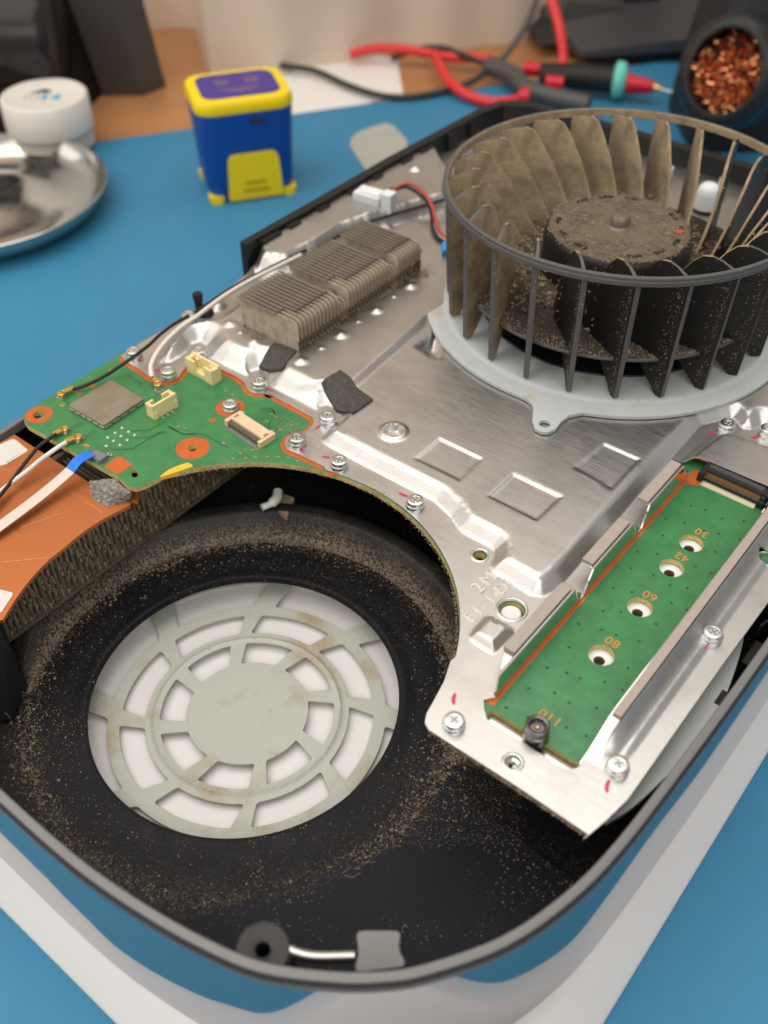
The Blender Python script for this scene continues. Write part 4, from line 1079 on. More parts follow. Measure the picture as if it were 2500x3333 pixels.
# ------------------------------------------------------------------ the blower wheel on its mounting plate
FX, FY, FZ = 6.7, 181.8, 3.75
wx_, wy_ = OX + FX*VX + FY*UX, OY + FX*VY + FY*UY
fan = thing('blower_fan', 'dusty black blower fan wheel standing on its round grey plate on the metal shield', 'fan', (wx_/1000, wy_/1000, (MATZ+FZ)/1000), CROT)
def fobj(name, mb, m, parent=None, smooth=35, kind=None, label=None, merge=True):
    me = mb.mesh(name, m, (FX, FY, FZ), smooth, merge); o = bpy.data.objects.new(name, me); COL.objects.link(o); o.parent = parent or fan
    if kind: o['kind'] = kind
    if label: o['label'] = label
    return o
def pol(a, r): a = math.radians(a); return (FX + r*math.cos(a), FY + r*math.sin(a))
RP = 63.9
earF = at('P', [(770,1275),(805,1302),(818,1340),(812,1440),(830,1495),(880,1522),(930,1524),(985,1500),(1030,1440),(1090,1398),(1150,1385)], FZ+.6)
earL = at('D', [(1560,1056),(1345,1052),(1322,1075),(1302,1108),(1318,1132),(1420,1172),(1446,1200),(1448,1240)], FZ+.6)
def an(p): return math.degrees(math.atan2(p[1]-FY, p[0]-FX)) % 360
aF0, aF1 = an(earF[0]), an(earF[-1]); aL0, aL1 = an(earL[0]), an(earL[-1])
lo, hi = sorted((aL0, aL1))
PO = [pol(a, RP) for a in np.arange(aF1+1.5 - (360 if aF1 > lo else 0), lo-1, 2.)] + (earL if aL0 < aL1 else earL[::-1]) + [pol(a, RP) for a in np.arange(hi+1.5, aF0-1, 2.)] + earF
h1 = at1('P', (905,1455), FZ+.9); h2, h3 = at1('D', (1357,1090), FZ+.9), at1('D', (1466,1114), FZ+.9)
ell = lambda c, a, b, r: [(c[0]+a*math.cos(t)*math.cos(r)-b*math.sin(t)*math.sin(r), c[1]+a*math.cos(t)*math.sin(r)+b*math.sin(t)*math.cos(r)) for t in np.arange(0, 2*PI, .35)]
mb = MB()
gp_ = [pol(a, r) for r in (55.6,56.2,57,57.8,58.4) for a in np.arange(0,360,2.5)]
mb.plate(PO, FZ, FZ+1.15, [circle(h1[0],h1[1],1.75,20), ell(h2,1.7,1.5,0), ell(h3,2.3,1.5,.2)], pts=gp_ + [pol(0,0), pol(0,30), pol(120,30), pol(240,30)],
         hf=lambda A: .5*sm((58.2-np.hypot(A[:,0]-FX, A[:,1]-FY))/2.4))
fobj('mounting_plate', mb, FANPL, smooth=25)
mb = MB(); mb.lathe([(0,5.9),(44,5.9),(44.2,5.6),(44.4,5.2)], 64, (FX,FY)); mb.lathe([(0,13),(30,13),(33,11),(34,5.5)], 48, (FX,FY)); fobj('motor_base', mb, BLACK)
RB0, RB1 = 17.2, 18.6
mb = MB(); mb.lathe([(24,RB0),(52.2,RB0),(52.9,RB0+.35),(53,RB1-.3),(52.7,RB1),(44,RB1+.1),(24,RB1+1.5)], 96, (FX,FY), mis=[0,0,0,0,1,1])
DISC = mat('dust_layered_disc', (.060,.046,.032), .7, bump=(1300,1,.8,.0006), dust=[(780,.40,1.1,90,.34,.62,(.30,.205,.125))])
fobj('back_disc', mb, [RINGM, DISC], smooth=30)
mb = MB(); mb.lathe([(57.9,47.7),(59.1,47.7),(59.4,47.9),(59.45,49.2),(59.25,49.4),(59.25,50.4),(59.0,50.6),(58.0,50.6),(57.8,50.4),(57.75,47.9),(57.9,47.7)], 144, (FX,FY), mis=[0]*7+[1]*3)
fobj('outer_ring', mb, [RINGM, FANDUST], smooth=30)
# blades
cR = [58.6,56,53,50.5,48,46,44,42,39,36,33.5,32]
cT = [0,-1.1,-2.7,-4.6,-6.5,-8.2,-10.4,-12.8,-16,-19.2,-22,-23.6]
zT = [48.6,49.2,50.4,51,50.2,47.6,43.5,39.5,33,26.5,21.5,19.6]
zB = [6.2,5.4,7.9,11,14,16.4,17.6,18,18.2,18.4,18.5,18.6]
NZ = 9
def blade_mesh(seed):
    r_ = random.Random(seed); mb = MB(); ths = [1.75,1.25] + [.95]*10
    L = [[], []]; rows = []
    cxy = []
    for R_, T_ in zip(cR, cT): cxy.append((R_, math.radians(T_)))
    for si, s_ in enumerate((1, -1)):
        vs = []
        for i, (R_, T_) in enumerate(cxy):
            p = Vector((R_*math.cos(T_), R_*math.sin(T_)))
            i0, i1 = max(0, i-1), min(len(cxy)-1, i+1)
            t = Vector((cxy[i1][0]*math.cos(cxy[i1][1]) - cxy[i0][0]*math.cos(cxy[i0][1]), cxy[i1][0]*math.sin(cxy[i1][1]) - cxy[i0][0]*math.sin(cxy[i0][1]))).normalized()
            n_ = Vector((-t.y, t.x))
            if n_.dot(-p) < 0: n_ = -n_          # towards the axis
            for j in range(NZ+1):
                z = zB[i] + (zT[i]-zB[i])*j/NZ
                q = p*(1 - .0009*(50-z)*(1 if R_ > 40 else .4)) + n_*s_*ths[i]/2
                if s_ == 1 and 0 < j < NZ and i > 0: q = q + n_*r_.uniform(0,.30)
                vs.append((FX+q.x, FY+q.y, z))
        L[si] = vs
    n = len(cxy); m = NZ+1
    allv = L[0] + L[1]; o = n*m; fs = []; ms = []
    for i in range(n-1):
        for j in range(NZ):
            a, b, c, d = i*m+j, i*m+j+1, (i+1)*m+j+1, (i+1)*m+j
            fs.append((a,b,c,d)); ms.append(1); fs.append((o+d,o+c,o+b,o+a)); ms.append(0)
    for i in range(n-1):
        fs.append((i*m+NZ, o+i*m+NZ, o+(i+1)*m+NZ, (i+1)*m+NZ)); ms.append(2 if i < 3 else 1)
        fs.append((i*m, (i+1)*m, o+(i+1)*m, o+i*m)); ms.append(0)
    for j in range(NZ):
        fs.append((j, o+j, o+j+1, j+1)); ms.append(2)
        fs.append(((n-1)*m+j, (n-1)*m+j+1, o+(n-1)*m+j+1, o+(n-1)*m+j)); ms.append(1)
    mb.v = allv; mb.f = fs; mb.m = ms
    # caked dust down the inner edge and along the outer one
    for i in range(7, n):
        for _ in range(9):
            R_, T_ = cxy[i]; z = zB[i] + (zT[i]-zB[i])*(1-r_.random()**1.6); mb.grain(FX+R_*math.cos(T_)+r_.uniform(-.6,.6), FY+R_*math.sin(T_)+r_.uniform(-.6,.6), z, r_.uniform(.25,.75), 3)
    for i in range(3, 9):
        for _ in range(6):
            R_, T_ = cxy[i]; mb.grain(FX+R_*math.cos(T_)+r_.uniform(-.3,.3), FY+R_*math.sin(T_)+r_.uniform(-.3,.3), zT[i]-r_.uniform(0,2.2), r_.uniform(.18,.42), 3)
    (Ra, Ta), (Rb, Tb) = cxy[0], cxy[2]
    pa, pb = Vector((Ra*math.cos(Ta), Ra*math.sin(Ta))), Vector((Rb*math.cos(Tb), Rb*math.sin(Tb)))
    tt = (pb-pa).normalized(); no = Vector((-tt.y, tt.x)); no = no if no.dot(pa) > 0 else -no
    for _ in range(340):
        z = 6.5 + 39.5*r_.random()**.9; u_ = min(.95, abs(r_.gauss(.26,.16))) if r_.random() < .75 else r_.random()
        q = (pa + (pb-pa)*u_)*(1-.0009*(50-z)) + no*(.62 if u_ < .9 else .6)
        mb.grain(FX+q.x, FY+q.y, z, r_.choice((.08,.10,.12,.15,.19,.25)), 3)
    me = mb.mesh('blade', [FANK, FANDUST, RINGM, CLUMP], (FX, FY, FZ), 40); return me
bms = [blade_mesh(s) for s in range(4)]
NB = 24
for i in range(NB):
    o = bpy.data.objects.new('blade', bms[i % 4]); COL.objects.link(o); o.parent = fan
    o.rotation_euler.z = math.radians(-72.4 + i*360/NB)
# hub
mb = MB(); mb.lathe([(24.9,RB1),(24.7,30.5),(24.3,33),(23.2,34.6),(21.6,35.2),(14,35.2),(5,35.3),(0,35.3)], 72, (FX,FY), mis=[0,0,0,1,1,1,1])
hub = fobj('hub', mb, [FANK, HUBT], smooth=40)
for i in range(14):
    a = 360/14*i + 4; 
    mb = MB(); mb.plate(rnd([pol(a-7,19.3), pol(a-7,20.9), pol(a,21.1), pol(a+7,20.9), pol(a+7,19.3), pol(a,19.5)], .3, 2), 34.9, 35.32)
    if i % 4 != 3: fobj('hub_slot', mb, mat('slot_dark', (.012,.011,.010), .5) if i == 0 else bpy.data.materials['slot_dark'], hub, smooth=0)
mb = MB(); mb.lathe([(0,39.0),(2.7,39.0),(3.0,38.8),(3.5,35.9),(4.6,35.5),(4.8,35.3)], 28, (FX,FY)); fobj('shaft_cap', mb, CLEAR, hub, smooth=50)
x, y = at1('N', (1020,455), 35.3); mb = MB(); mb.box(x, y, 35.2, 35.6, 2.2, 2.6, .2); fobj('red_dab', mb, mat('red_dab', (.38,.08,.04), .7, bump=(1200,1,.5)), hub, smooth=0)
mb = MB()
for i in range(900):
    a = random.random()*360; r = random.gauss(33,5.5)
    if not 25 < r < 52: continue
    p = pol(a, r); mb.grain(p[0], p[1], RB1+.3+abs(random.gauss(0,1.1)), random.uniform(.35,1.3))
for i in range(1000):
    a = random.random()*360; r = 24.2*math.sqrt(random.uniform(.04,1)) if random.random() < .6 else random.uniform(18.5,24.2); p = pol(a, r)
    mb.grain(p[0], p[1], 35.25 if r < 22 else 34.5, random.choice((.12,.16,.2,.26,.34,.5)))
for i in range(3200):
    a = random.random()*360; r = 52.6 - abs(random.gauss(0,4.5)); p = pol(a, r); mb.grain(p[0], p[1], RB1+.15, random.uniform(.12,.5))
for i in range(500):
    a = random.uniform(195, 300); r = random.gauss(60.5,1.2); p = pol(a, r); mb.grain(p[0], p[1], FZ+1.2, random.uniform(.04,.12))
for i in range(140):
    a = random.uniform(228, 262); r = random.gauss(40,4); p = pol(a, r); mb.grain(p[0], p[1], random.uniform(19,34), random.uniform(.4,1.2))
def ffuzz(n, r0, r1, z0, z1, L, th):
    for _ in range(n):
        a = random.random()*360; x, y = pol(a, random.uniform(r0, r1)); z = random.uniform(z0, z1); d = random.random()*6.28; c = random.uniform(-.6,.6); P = []
        for j in range(5):
            P.append((x, y, z)); x += math.cos(d)*L/5; y += math.sin(d)*L/5; d += c; z += random.uniform(-.15,.25)
        mb.tube(P, th, 3, cap=False)
ffuzz(420, 12, 24.5, 35.3, 35.9, 3.5, .07); ffuzz(160, 26, 40, 19, 22, 6, .09)
fobj('dust_fluff', mb, CLUMP, kind='stuff', smooth=0, merge=False)
# wires of the fan
def fwire(pts, zs, r, m, lab):
    P = [(*at1('D', p, z), z) for p, z in zip(pts, zs)]; mb = MB(); mb.tube(smooth_path(P, 8), r, 8); fobj('fan_wire', mb, m, smooth=70, label=lab)
fwire([(1125,660),(1190,580),(1290,548),(1390,610),(1455,715),(1475,800),(1505,885),(1570,960),(1640,1010)], [9,12,13,12,9.5,8,7,6,6], .75, CABR, 'red fan wire')
fwire([(1105,630),(1165,588),(1255,570),(1345,612),(1425,695),(1450,780),(1458,865),(1495,935),(1570,985)], [10,11.5,12,11,9,7.6,6.6,6,5.6], .75, CABB, 'black fan wire')
fwire([(1130,640),(1200,590),(1275,576),(1350,618),(1432,702),(1455,790),(1465,870),(1500,930),(1570,972)], [8,10.6,11.5,10.5,8.6,7.2,6.4,5.8,5.6], .65, CABW, 'white fan wire')
mb = MB(); P = [(*at1('D', p, 6), 6) for p in ((1548,985),(1552,1050))]; mb.tube(P, 1.5, 8); fobj('wire_sleeve', mb, TEALC, smooth=60)

# ------------------------------------------------------------------ things standing behind the console (world mm, z from the mat)
def wvert(k, p, yp):
    """a pick on the upright plane y = yp -> (x, z above the mat)"""
    x0, y0, s = CROP[k]; px, py = x0 + p[0]/s, y0 + p[1]/s
    d = RX*((px-1250)/FPX) - RY*((py-1666.5)/FPX) + fwd; t = yp/d.y
    return (d.x*t, CAMH + MATZ + d.z*t)
def frame(ox, oy, ang):
    c, s = math.cos(ang), math.sin(ang)
    return lambda x, y: (ox + x*c - y*s, oy + x*s + y*c)
def rr2(wd, dp, r, n=6): return rrect(-wd/2, -dp/2, wd/2, dp/2, r, n)
def loft(mb, loops, mi=0, cap0=True, cap1=True, mis=None):
    n = len(loops[0]); o = len(mb.v); mb.v += [p for l in loops for p in l]
    for k in range(len(loops)-1):
        for i in range(n):
            mb.f.append((o+k*n+i, o+k*n+(i+1) % n, o+(k+1)*n+(i+1) % n, o+(k+1)*n+i)); mb.m.append(mis[k] if mis else mi)
    if cap0: mb.f.append(tuple(o+i for i in range(n))[::-1]); mb.m.append(mis[0] if mis else mi)
    if cap1: mb.f.append(tuple(o+(len(loops)-1)*n+i for i in range(n))); mb.m.append(mis[-1] if mis else mi)
# blue and yellow box
BOXB = mat('royal_blue_plastic', (.0,.055,.30), .42, rvar=.05); BOXY = mat('yellow_plastic', (.88,.64,.0), .42); INDG = mat('indigo_panel', (.055,.03,.24), .4)
bang = math.atan2(15, 49)
bx = thing('plastic_box', 'upright blue plastic box with yellow lid rim and yellow front latch on the mat', 'box', (-.0760, .538, 0), bang)
bx.scale = (1.03, 1.03, 1.06)
mb = MB(); loft(mb, [[(x,y,z) for x,y in rr2(a,b,r)] for a,b,r,z in ((44,36,6,1.5),(45.5,37.5,7,4),(48.5,40,8,30),(50.5,41.5,9,46))], cap1=True)
bd = wobj('box_body', mb, BOXB, bx, smooth=40)
mb = MB(); loft(mb, [[(x,y,z) for x,y in rr2(a,b,r)] for a,b,r,z in ((50.6,41.6,9,46),(51.4,42.4,9.4,47),(51.2,42.2,9.4,50.5),(49.4,40.4,8.5,52),(41.5,32.5,6.5,52.3))], cap0=False, cap1=True)
ld = wobj('box_lid', mb, BOXY, bx, smooth=40)
mb = MB(); mb.plate(rr2(40.5,31.5,6.5), 52.3, 52.6); pn = wobj('lid_panel', mb, INDG, ld)
PRY = mat('olive_print', (.22,.16,.10), .5)
mb = MB()
for cx in (-7.5, 8): disc(mb, (cx, 4), 3.4, 52.6, 2.5); mb.box(cx-1, 3.6, 52.6, 52.64, .8, 3); mb.box(cx+1, 3.6, 52.6, 52.64, .8, 3)
mb.box(0,-5.5,52.6,52.64,20,1.2); mb.box(0,-8.4,52.6,52.64,13,1.0)
wobj('lid_print', mb, PRY, pn, smooth=0)
def front(x, z, out=0.):      # point on the sloping front face
    dpt = 18.75 + (z-4)*(20-18.75)/26
    return (x, -dpt - out, z)
mb = MB()
prof_ = rnd([(-13.5,1.2),(16,1.2),(14.2,25.5),(-12,25.5)], [1,1,4,4], 5)
n = len(prof_); mb.add([front(x,z,1.4) for x,z in prof_] + [front(x,z,-1.5) for x,z in prof_], [tuple(range(n)), tuple(range(n,2*n))[::-1]] + [((i+1)%n, i, n+i, n+(i+1)%n) for i in range(n)])
lt = wobj('front_latch', mb, BOXY, bx, smooth=40)
mb = MB()
for z, w_ in ((10.4,11),(6.2,14)): 
    mb.hexa([front(1.2-w_/2,z-.6,1.2),front(1.2+w_/2,z-.6,1.2),front(1.2+w_/2,z-.6,1.9),front(1.2-w_/2,z-.6,1.9),front(1.2-w_/2,z+.5,1.2),front(1.2+w_/2,z+.5,1.2),front(1.2+w_/2,z+.5,1.6),front(1.2-w_/2,z+.5,1.6)])
wobj('latch_slit', mb, mat('slit_shade_yellow', (.34,.22,.0), .5), lt, smooth=0)  # slits of the latch drawn as bars, their shade painted dark yellow
mb = MB(); mb.hexa([(x,y,z) for z in (40.6,42.6) for x,y in ((1,-21.4),(9,-21.4),(9,-20),(1,-20))]); wobj('front_slot', mb, INK, bx, smooth=0)
for cx in (-19.5, 19.5):
    mb = MB(); loft(mb, [[(cx+x,-15+y,z) for x,y in rr2(a,9,2.5,4)] for a,z in ((7,0),(8.5,2.2),(8,4.2))]); wobj('foot', mb, BOXY, bx)
    mb = MB(); loft(mb, [[(cx+x,14.5+y,z) for x,y in rr2(a,9,2.5,4)] for a,z in ((7,0),(8.5,2.2),(8,4.2))]); wobj('foot', mb, BOXY, bx)
# steel dish
STEEL = mat('polished_steel', (.66,.64,.61), .16, 1., rvar=.06)
mb = MB(); mb.lathe([(0,1.2),(44,1.2),(50,0),(57,2.2),(62.5,8),(65.3,15),(66.6,20),(66.9,20.6),(66.4,21),(65.6,20.7),(64.2,15.5),(61.5,9.5),(56,4.8),(43,3.2),(38.5,3.6),(36,3.2),(20,2.8),(12,3.8),(0,4.2)], 96)
dish = wobj('steel_dish', mb, STEEL, smooth=50); dish.location = (-.2164,.5068,0); dish.scale = (1.02,1.02,.68); tag(dish, 'shallow round stainless steel dish at the left edge of the mat', 'dish')
# white jar
jar = thing('jar', 'white round jar with printed screw lid standing behind the steel dish', 'jar', (-.1957,.5869,0))
jar.scale = (1.045, 1.045, .76)
LIDW = mat('white_lid', (.74,.70,.64), .45); JARW = mat('translucent_jar', (.55,.53,.47), .3)
mb = MB(); mb.lathe([(0,0),(19,0),(21,1.5),(21.6,8),(22,17),(20,18)], 56)
for i in range(4): mb.lathe([(22.0,4+i*3.2),(22.8,4.9+i*3.2),(22.0,5.8+i*3.2)], 56)
wobj('jar_body', mb, JARW, jar, smooth=50)
mb = MB(); mb.lathe([(22,17),(23.8,17),(24,18),(23.9,40.5),(23,41.8),(21.6,42),(21,41.6),(0,41.6)], 64); jl = wobj('jar_lid', mb, LIDW, jar, smooth=40)
mb = MB(); mb.plate([(-9,1.5),(-1,8.2),(3.5,5.6),(3.5,2.5)], 41.6, 41.66, mi=0)
for i, (x0, w_, h_) in enumerate(((-9,2,6),(-5.6,2,6),(-2.2,2.4,6),(1.6,3.2,7),(6.2,1.2,6),(8.8,3,7))):
    mb.box(x0, -3.5, 41.6, 41.66, w_, h_, 0, 1 if i > 2 else 2)
wobj('lid_print', mb, [INK, mat('cyan_print', (.05,.35,.55), .5), mat('pale_print', (.50,.47,.42), .5)], jl, smooth=0)
# grey plastic card
mb = MB(); mb.plate(rnd(wat('D', [(850,262),(905,185),(1120,112),(1180,140),(1290,262),(1120,480),(985,472)], -61.4), 7, 4), .1, 1.1)
mb.plate(rnd(wat('D', [(905,190),(1120,118),(1172,145),(1200,190),(900,235),(885,215)], -61.4), 5, 4), 1.1, 1.3)
cc = np.mean(wat('D', [(850,262),(1290,262)], -61.4), axis=0)
tag(wobj('plastic_card', mb, mat('grey_card', (.40,.40,.36), .55), smooth=30), 'thin grey plastic card lying on the mat behind the console edge', 'card')
# paper sheet under the leads
mb = MB(); mb.plate(wat('Y', [(-60,440),(0,415),(480,338),(765,372),(805,598),(560,662),(130,742),(-60,775)], -64), -2.15, -1.7)
tag(wobj('paper_sheet', mb, mat('white_paper', (.78,.75,.70), .7)), 'white paper sheet lying on the wooden bench behind the blue box', 'paper')
# test probes with their leads
RUBR = mat('red_rubber', (.70,.03,.03), .4); RUBB = mat('black_rubber', (.016,.016,.017), .45); REDT = mat('red_tip', (.60,.0,.02), .35); TEAL = mat('teal_collar', (.20,.72,.60), .4)
def wp(k, p, z): return (*wat(k, [p], z-62)[0], z)
def wt(name, pts, r, m, parent, n=10, sub=8):
    mb = MB(); mb.tube(smooth_path(pts, sub) if sub else pts, r, n); return wobj(name, mb, m, parent, smooth=70)
def wthing(name, label, cat, pts):
    o = thing(name, label, cat, (pts[0][0]/1000, pts[0][1]/1000, 0)); return o
def rel(pts, o): return [(p[0]-o.location.x*1000, p[1]-o.location.y*1000, p[2]) for p in pts]
hp = [wp('X', p, 12) for p in ((120,505),(330,512),(640,540))]
pr = wthing('test_probe', 'black test probe with teal collar, red tip and red lead', 'probe', hp)
h_ = rel(hp, pr); dirp = (Vector(h_[2])-Vector(h_[1])).normalized()
wt('probe_handle', h_, [7.4]*8+[8.4]*9, RUBB, pr)
c0 = Vector(h_[2]); wt('collar', [c0-dirp*3, c0-dirp*1, c0+dirp*4, c0+dirp*6], [7,11.5,11,7], TEAL, pr, 20, 0)
tp = [Vector(rel([wp('X', p, 11)], pr)[0]) for p in ((685,560),(890,590),(930,600),(1120,650))]
wt('tip_sleeve', [tp[0], tp[1]], [6.6,3.6], REDT, pr, 14, 0); wt('tip_neck', [tp[1], tp[2]], [2.4,1.4], GOLD, pr, 10, 0); wt('needle', [tp[2], tp[3]], [.8,.3], STEEL, pr, 6, 0)
for k, p in (('X',(60,465)),('X',(212,558))):
    q = Vector(rel([wp(k, p, 12)], pr)[0]); wt('red_band', [q-dirp*5, q+dirp*6], [4.5,4.5], REDT, pr, 10, 0)
yy = hp[0][1]+2
hang = [(wvert('X', p, yy+d)[0], yy+d, wvert('X', p, yy+d)[1]) for p, d in (((270,440),0),((276,380),4),((262,250),10),((235,120),18),((195,-10),26),((150,-160),34))]
wt('probe_lead', rel(hang, pr), 3.3, RUBR, pr)
hp2 = [wp('Y', (1350,415), 9), wp('Y', (1500,480), 9), wp('X', (60,612), 9), wp('X', (450,705), 8)]
p2 = wthing('test_probe', 'dark grey test probe lying crosswise below the red tipped one with looping leads', 'probe', hp2)
wt('probe_handle', rel(hp2, p2), [6.2]*13+[5.5]*12, mat('grey_rubber', (.075,.07,.068), .5), p2)
wt('red_band', rel([wp('X', (-20,650), 12), wp('X', (45,655), 12)], p2), [5.5,5.5], REDT, p2, 10, 0)
wt('red_lead', rel([wp('Y', p, z) for p, z in (((470,345),6),((620,306),9),((800,312),10),((960,338),8),((1100,362),7),((1330,372),7),((1390,395),9))], p2), 3.2, RUBR, p2)
wt('red_lead', rel([wp('Y', p, z) for p, z in (((1010,345),10),((1050,440),9),((1120,540),7),((1230,612),5),((1370,650),4),((1500,640),4),((1620,600),6))], p2), 3.4, RUBR, p2)
OLV = mat('dark_olive_rubber', (.035,.042,.036), .45)
wt('black_lead', rel([wp('Y', p, z) for p, z in (((-20,405),4),((60,420),4),((250,452),3),((450,540),2.5),((640,602),2.5),((800,618),2.5),((950,602),3),((1100,570),3),((1250,515),5),((1345,445),8))], p2), 2.1, OLV, p2)
wt('black_lead', rel([wp('Y', p, z) for p, z in (((735,375),2),((800,345),6),((930,308),9),((1060,305),10),((1160,340),10),((1270,385),10),((1360,420),9))], p2), 2.0, OLV, p2)
yy = hp2[0][1]+6
gl = [(wvert('Y', p, yy+d)[0], yy+d, wvert('Y', p, yy+d)[1]) for p, d in (((1400,395),0),((1450,355),3),((1530,250),9),((1600,130),16),((1650,0),22),((1690,-140),30))]
wt('grey_lead', rel(gl, p2), 2.0, mat('slate_rubber', (.075,.072,.075), .5), p2)
# black equipment case, upper left
CASE = mat('black_case', (.014,.012,.0115), .38, rvar=.1); CASEG = mat('dark_side_panel', (.055,.046,.042), .45)
b0 = wat('V', [(775,508)], -64)[0]; b1 = wat('V', [(893,468)], -64)[0]
ec = thing('equipment_case', 'large black equipment case behind the white jar, glossy cylinder in front', 'case', (b0[0]/1000, b0[1]/1000, -.0022))
def cr_(p): return (p[0]-b0[0], p[1]-b0[1], p[2]+2.2)
t0 = wvert('V', (600,-20), b0[1]); t1 = wvert('V', (762,-20), b1[1]); 
tt0 = (b0[0] + (t0[0]-b0[0])*1.25, b0[1], t0[1]*1.25); tt1 = (b1[0] + (t1[0]-b1[0])*1.25, b1[1], t1[1]*1.25)
lb_ = wvert('V', (420,380), b0[1]-2)
mb = MB()
mb.hexa([cr_(q) for q in ((-480,b0[1],-2.),(b0[0],b0[1],-2.),(b1[0],b1[1],-2.),(-480,b1[1]+60,-2.),(-480,b0[1],tt0[2]),tt0,tt1,(-480,b1[1]+60,tt1[2]))])
wobj('case_body', mb, CASE, ec, smooth=0)
mb = MB()
def lerp(a, b, t): return tuple(a[i]+(b[i]-a[i])*t for i in range(3))
B0, B1 = (b0[0],b0[1],-2.), (b1[0],b1[1],-2.)
e = .6
mb.hexa([cr_(q) for q in ((B0[0]-26,B0[1]-2.5,-1.9),(B0[0]+e,B0[1]-2.5,-1.9),(B1[0]+e,B1[1],-1.9),(B0[0]-26,B0[1]-.5,-1.9),(tt0[0]-26,tt0[1]-2.5,tt0[2]),(tt0[0]+e,tt0[1]-2.5,tt0[2]),(tt1[0]+e,tt1[1],tt1[2]),(tt0[0]-26,tt0[1]-.5,tt0[2]))])
wobj('side_panel', mb, CASEG, ec, smooth=0)
cyc = wvert('V', (60,210), b0[1]-34); cye = wvert('V', (330,190), b0[1]-34)
mb = MB(); mb.tube([cr_(q) for q in ((cyc[0]-150,b0[1]-34,cyc[1]),(cye[0]-8,b0[1]-34,cyc[1]+1),(cye[0]-3,b0[1]-34,cyc[1]+1),(cye[0],b0[1]-34,cyc[1]+1))], [31,31,29,24], 40)
wobj('roller', mb, mat('gloss_black', (.02,.018,.018), .22), ec, smooth=40)
mb = MB(); z_ = cyc[1]
mb.hexa([cr_(q) for q in ((-480,b0[1]-64,-2),(cye[0]-4,b0[1]-60,-2),(cye[0]+8,b0[1]-2,-2),(-480,b0[1]-2,-2),(-480,b0[1]-60,z_-20),(cye[0]-8,b0[1]-56,z_-20),(cye[0]-2,b0[1]-2,z_-8),(-480,b0[1]-2,z_-8))]); wobj('case_foot', mb, CASE, ec, smooth=0)
# tip cleaner with copper wool
wc = thing('tip_cleaner', 'black tip cleaner with round opening full of copper wool', 'tip cleaner', (.222, .600, 0))
yb = 585
L0 = wvert('X', (1062,900), yb); L1 = wvert('X', (1085,300), yb+10)
ox_, oy_ = 222., 600.
mb = MB()
loft(mb, [[(x + ddx, y + ddy, z) for x, y in rr2(a, b, r)] for a, b, r, z, ddx, ddy in ((112,76,16,0,17,12),(114,78,16,3,17,12),(110,76,18,40,18,14),(104,72,20,75,20,18),(100,70,22,110,24,26),(98,66,22,150,30,34))])
wobj('cleaner_body', mb, mat('soft_black', (.018,.018,.022), .5, rvar=.1), wc, smooth=50)
oc = Vector((*wat('X', [(1362,482)], -2)[0], 60.)); oc = Vector((oc.x-ox_, oc.y-oy_, oc.z))
camv = (Vector((-ox_, -oy_, CAMH+MATZ)) - oc).normalized()
ax_ = (camv + Vector((-.28,.0,.05))).normalized()
X_ = ax_.orthogonal().normalized(); X_ = Vector((0,0,1)).cross(ax_).normalized(); Y_ = ax_.cross(X_)
def cup(mb, prof, n=48):
    vs = []; k = len(prof)
    for i in range(n):
        a = 2*PI*i/n
        for r, h in prof: vs.append(oc + X_*math.cos(a)*r*.90 + Y_*math.sin(a)*r*1.02 + ax_*h)
    mb.add(vs, [(i*k+q, ((i+1) % n)*k+q, ((i+1) % n)*k+q+1, i*k+q+1) for i in range(n) for q in range(k-1)])
rO = 20.5
mb = MB(); cup(mb, [(rO+9,-40),(rO+8,-6),(rO+5,-1.5),(rO+2,0),(rO+.4,-.2),(rO,-1.5),(rO-.6,-24),(0,-25)]); wobj('cup', mb, mat('cup_black', (.020,.019,.021), .35), wc, smooth=50)
mb = MB(); rd = random.Random(3)
for i in range(420):
    a = rd.random()*6.28; r = rO*.93*math.sqrt(rd.random()); c = oc + X_*math.cos(a)*r*.9 + Y_*math.sin(a)*r - ax_*(3.5 + rd.random()*9 + (6 if math.sin(a) > .55 and r > 9 else 0))
    q = Matrix.Rotation(rd.random()*6.28, 3, 'X') @ Matrix.Rotation(rd.random()*6.28, 3, 'Z'); R_ = rd.uniform(1.2,2.8); n_ = 9; arc_ = rd.uniform(3.5,6)
    mb.tube([c + q @ Vector((math.cos(arc_*j/n_)*R_, math.sin(arc_*j/n_)*R_, j*.12)) for j in range(n_+1)], .3, 4, cap=False, flat=(.5,.12))
cw = wobj('copper_wool', mb, mat('copper_turnings', (.86,.36,.17), .17, 1.), wc, smooth=60, kind='stuff')
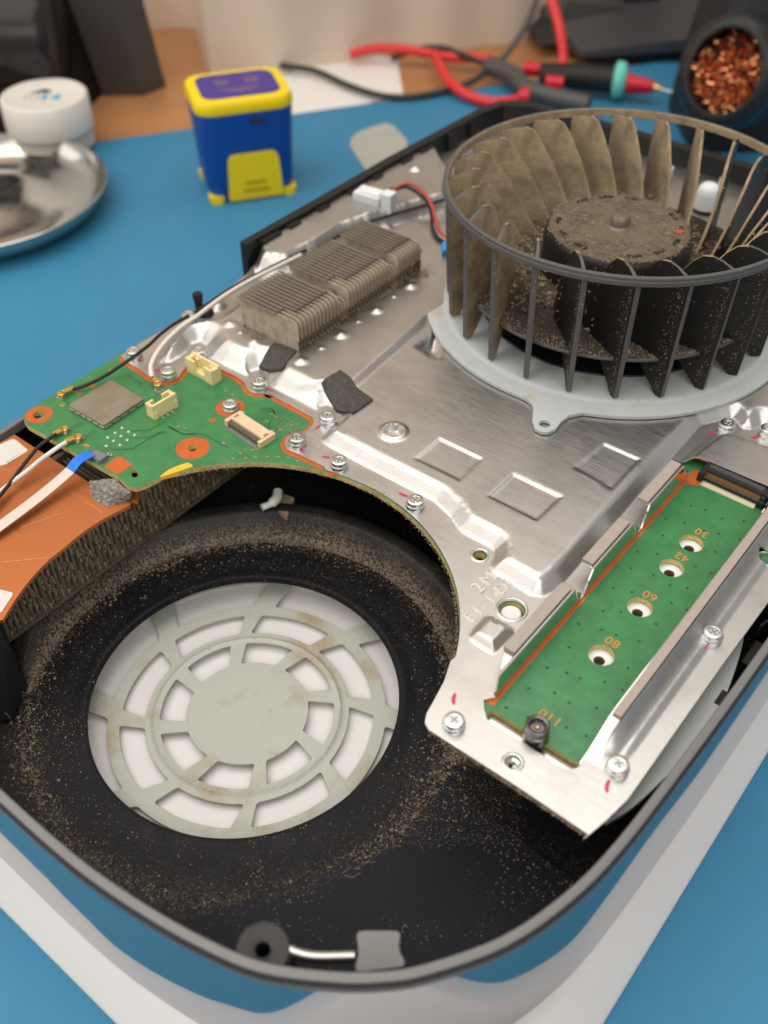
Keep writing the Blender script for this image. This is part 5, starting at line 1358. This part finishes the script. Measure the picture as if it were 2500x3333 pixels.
# dark stand at the back
STD = mat('dark_stand', (.030,.027,.025), .5, rvar=.08); STG = mat('stand_edge', (.055,.052,.055), .4)
f0, f1 = wat('X', [(455,440)], -64)[0], wat('X', [(1180,425)], -64)[0]
st = thing('bench_stand', 'dark wedge shaped bench stand in the upper right corner against the wall', 'stand', (f0[0]/1000, f0[1]/1000, -.0022))
yp = f0[1]
def sr_(x, y, z): return (x-f0[0], y-f0[1], z+2.2)
h0 = wvert('X', (455,350), yp); hA = wvert('X', (1120,235), yp+8)
xr = wvert('X', (1500,430), yp)[0]
mb = MB(); mb.hexa([sr_(*q) for q in ((f0[0],yp,-2.2),(xr,yp,-2.2),(xr,yp+60,-2.2),(f0[0],yp+60,-2.2),(f0[0],yp,h0[1]-3),(xr,yp,h0[1]+4),(xr,yp+60,h0[1]+8),(f0[0],yp+60,h0[1]-3))]); wobj('stand_base', mb, mat('stand_black', (.010,.011,.014), .4), st, smooth=0)
a_ = wvert('X', (300,250), yp+30); b_ = wvert('X', (330,40), yp+60); c_ = wvert('X', (1180,180), yp+60)
mb = MB(); mb.hexa([sr_(*q) for q in ((f0[0]-8,yp-3,h0[1]-3.2),(xr,yp-3,h0[1]+4.2),(xr,yp+95,h0[1]+9),(f0[0]-44,yp+95,h0[1]-3),(f0[0]-8,yp-3,h0[1]+1),(xr,yp-3,h0[1]+14),(xr,yp+95,h0[1]+26),(f0[0]-44,yp+95,h0[1]+18))]); wobj('stand_ledge', mb, STG, st, smooth=0)
d0 = wvert('X', (310,240), yp+20)
mb = MB(); mb.hexa([sr_(*q) for q in ((f0[0]-34,yp+14,h0[1]),(xr,yp+6,h0[1]+8),(xr,yp+95,h0[1]+8),(f0[0]-44,yp+95,h0[1]),(f0[0]-10,yp+48,b_[1]+2),(xr-20,yp+46,b_[1]+2),(xr-20,yp+92,b_[1]+4),(f0[0]-6,yp+92,b_[1]+4))]); wobj('stand_wedge', mb, STD, st, smooth=0)
u0 = wvert('X', (690,60), yp+50); u1 = wvert('X', (930,60), yp+50)
mb = MB(); mb.box((u0[0]+u1[0])/2-f0[0], yp+70-f0[1], h0[1], 190, u1[0]-u0[0], 30); wobj('stand_column', mb, RUBB, st, smooth=0)
print('tris', sum(len(o.data.polygons) for o in COL.objects if o.type == 'MESH'), 'objects', len(COL.objects))
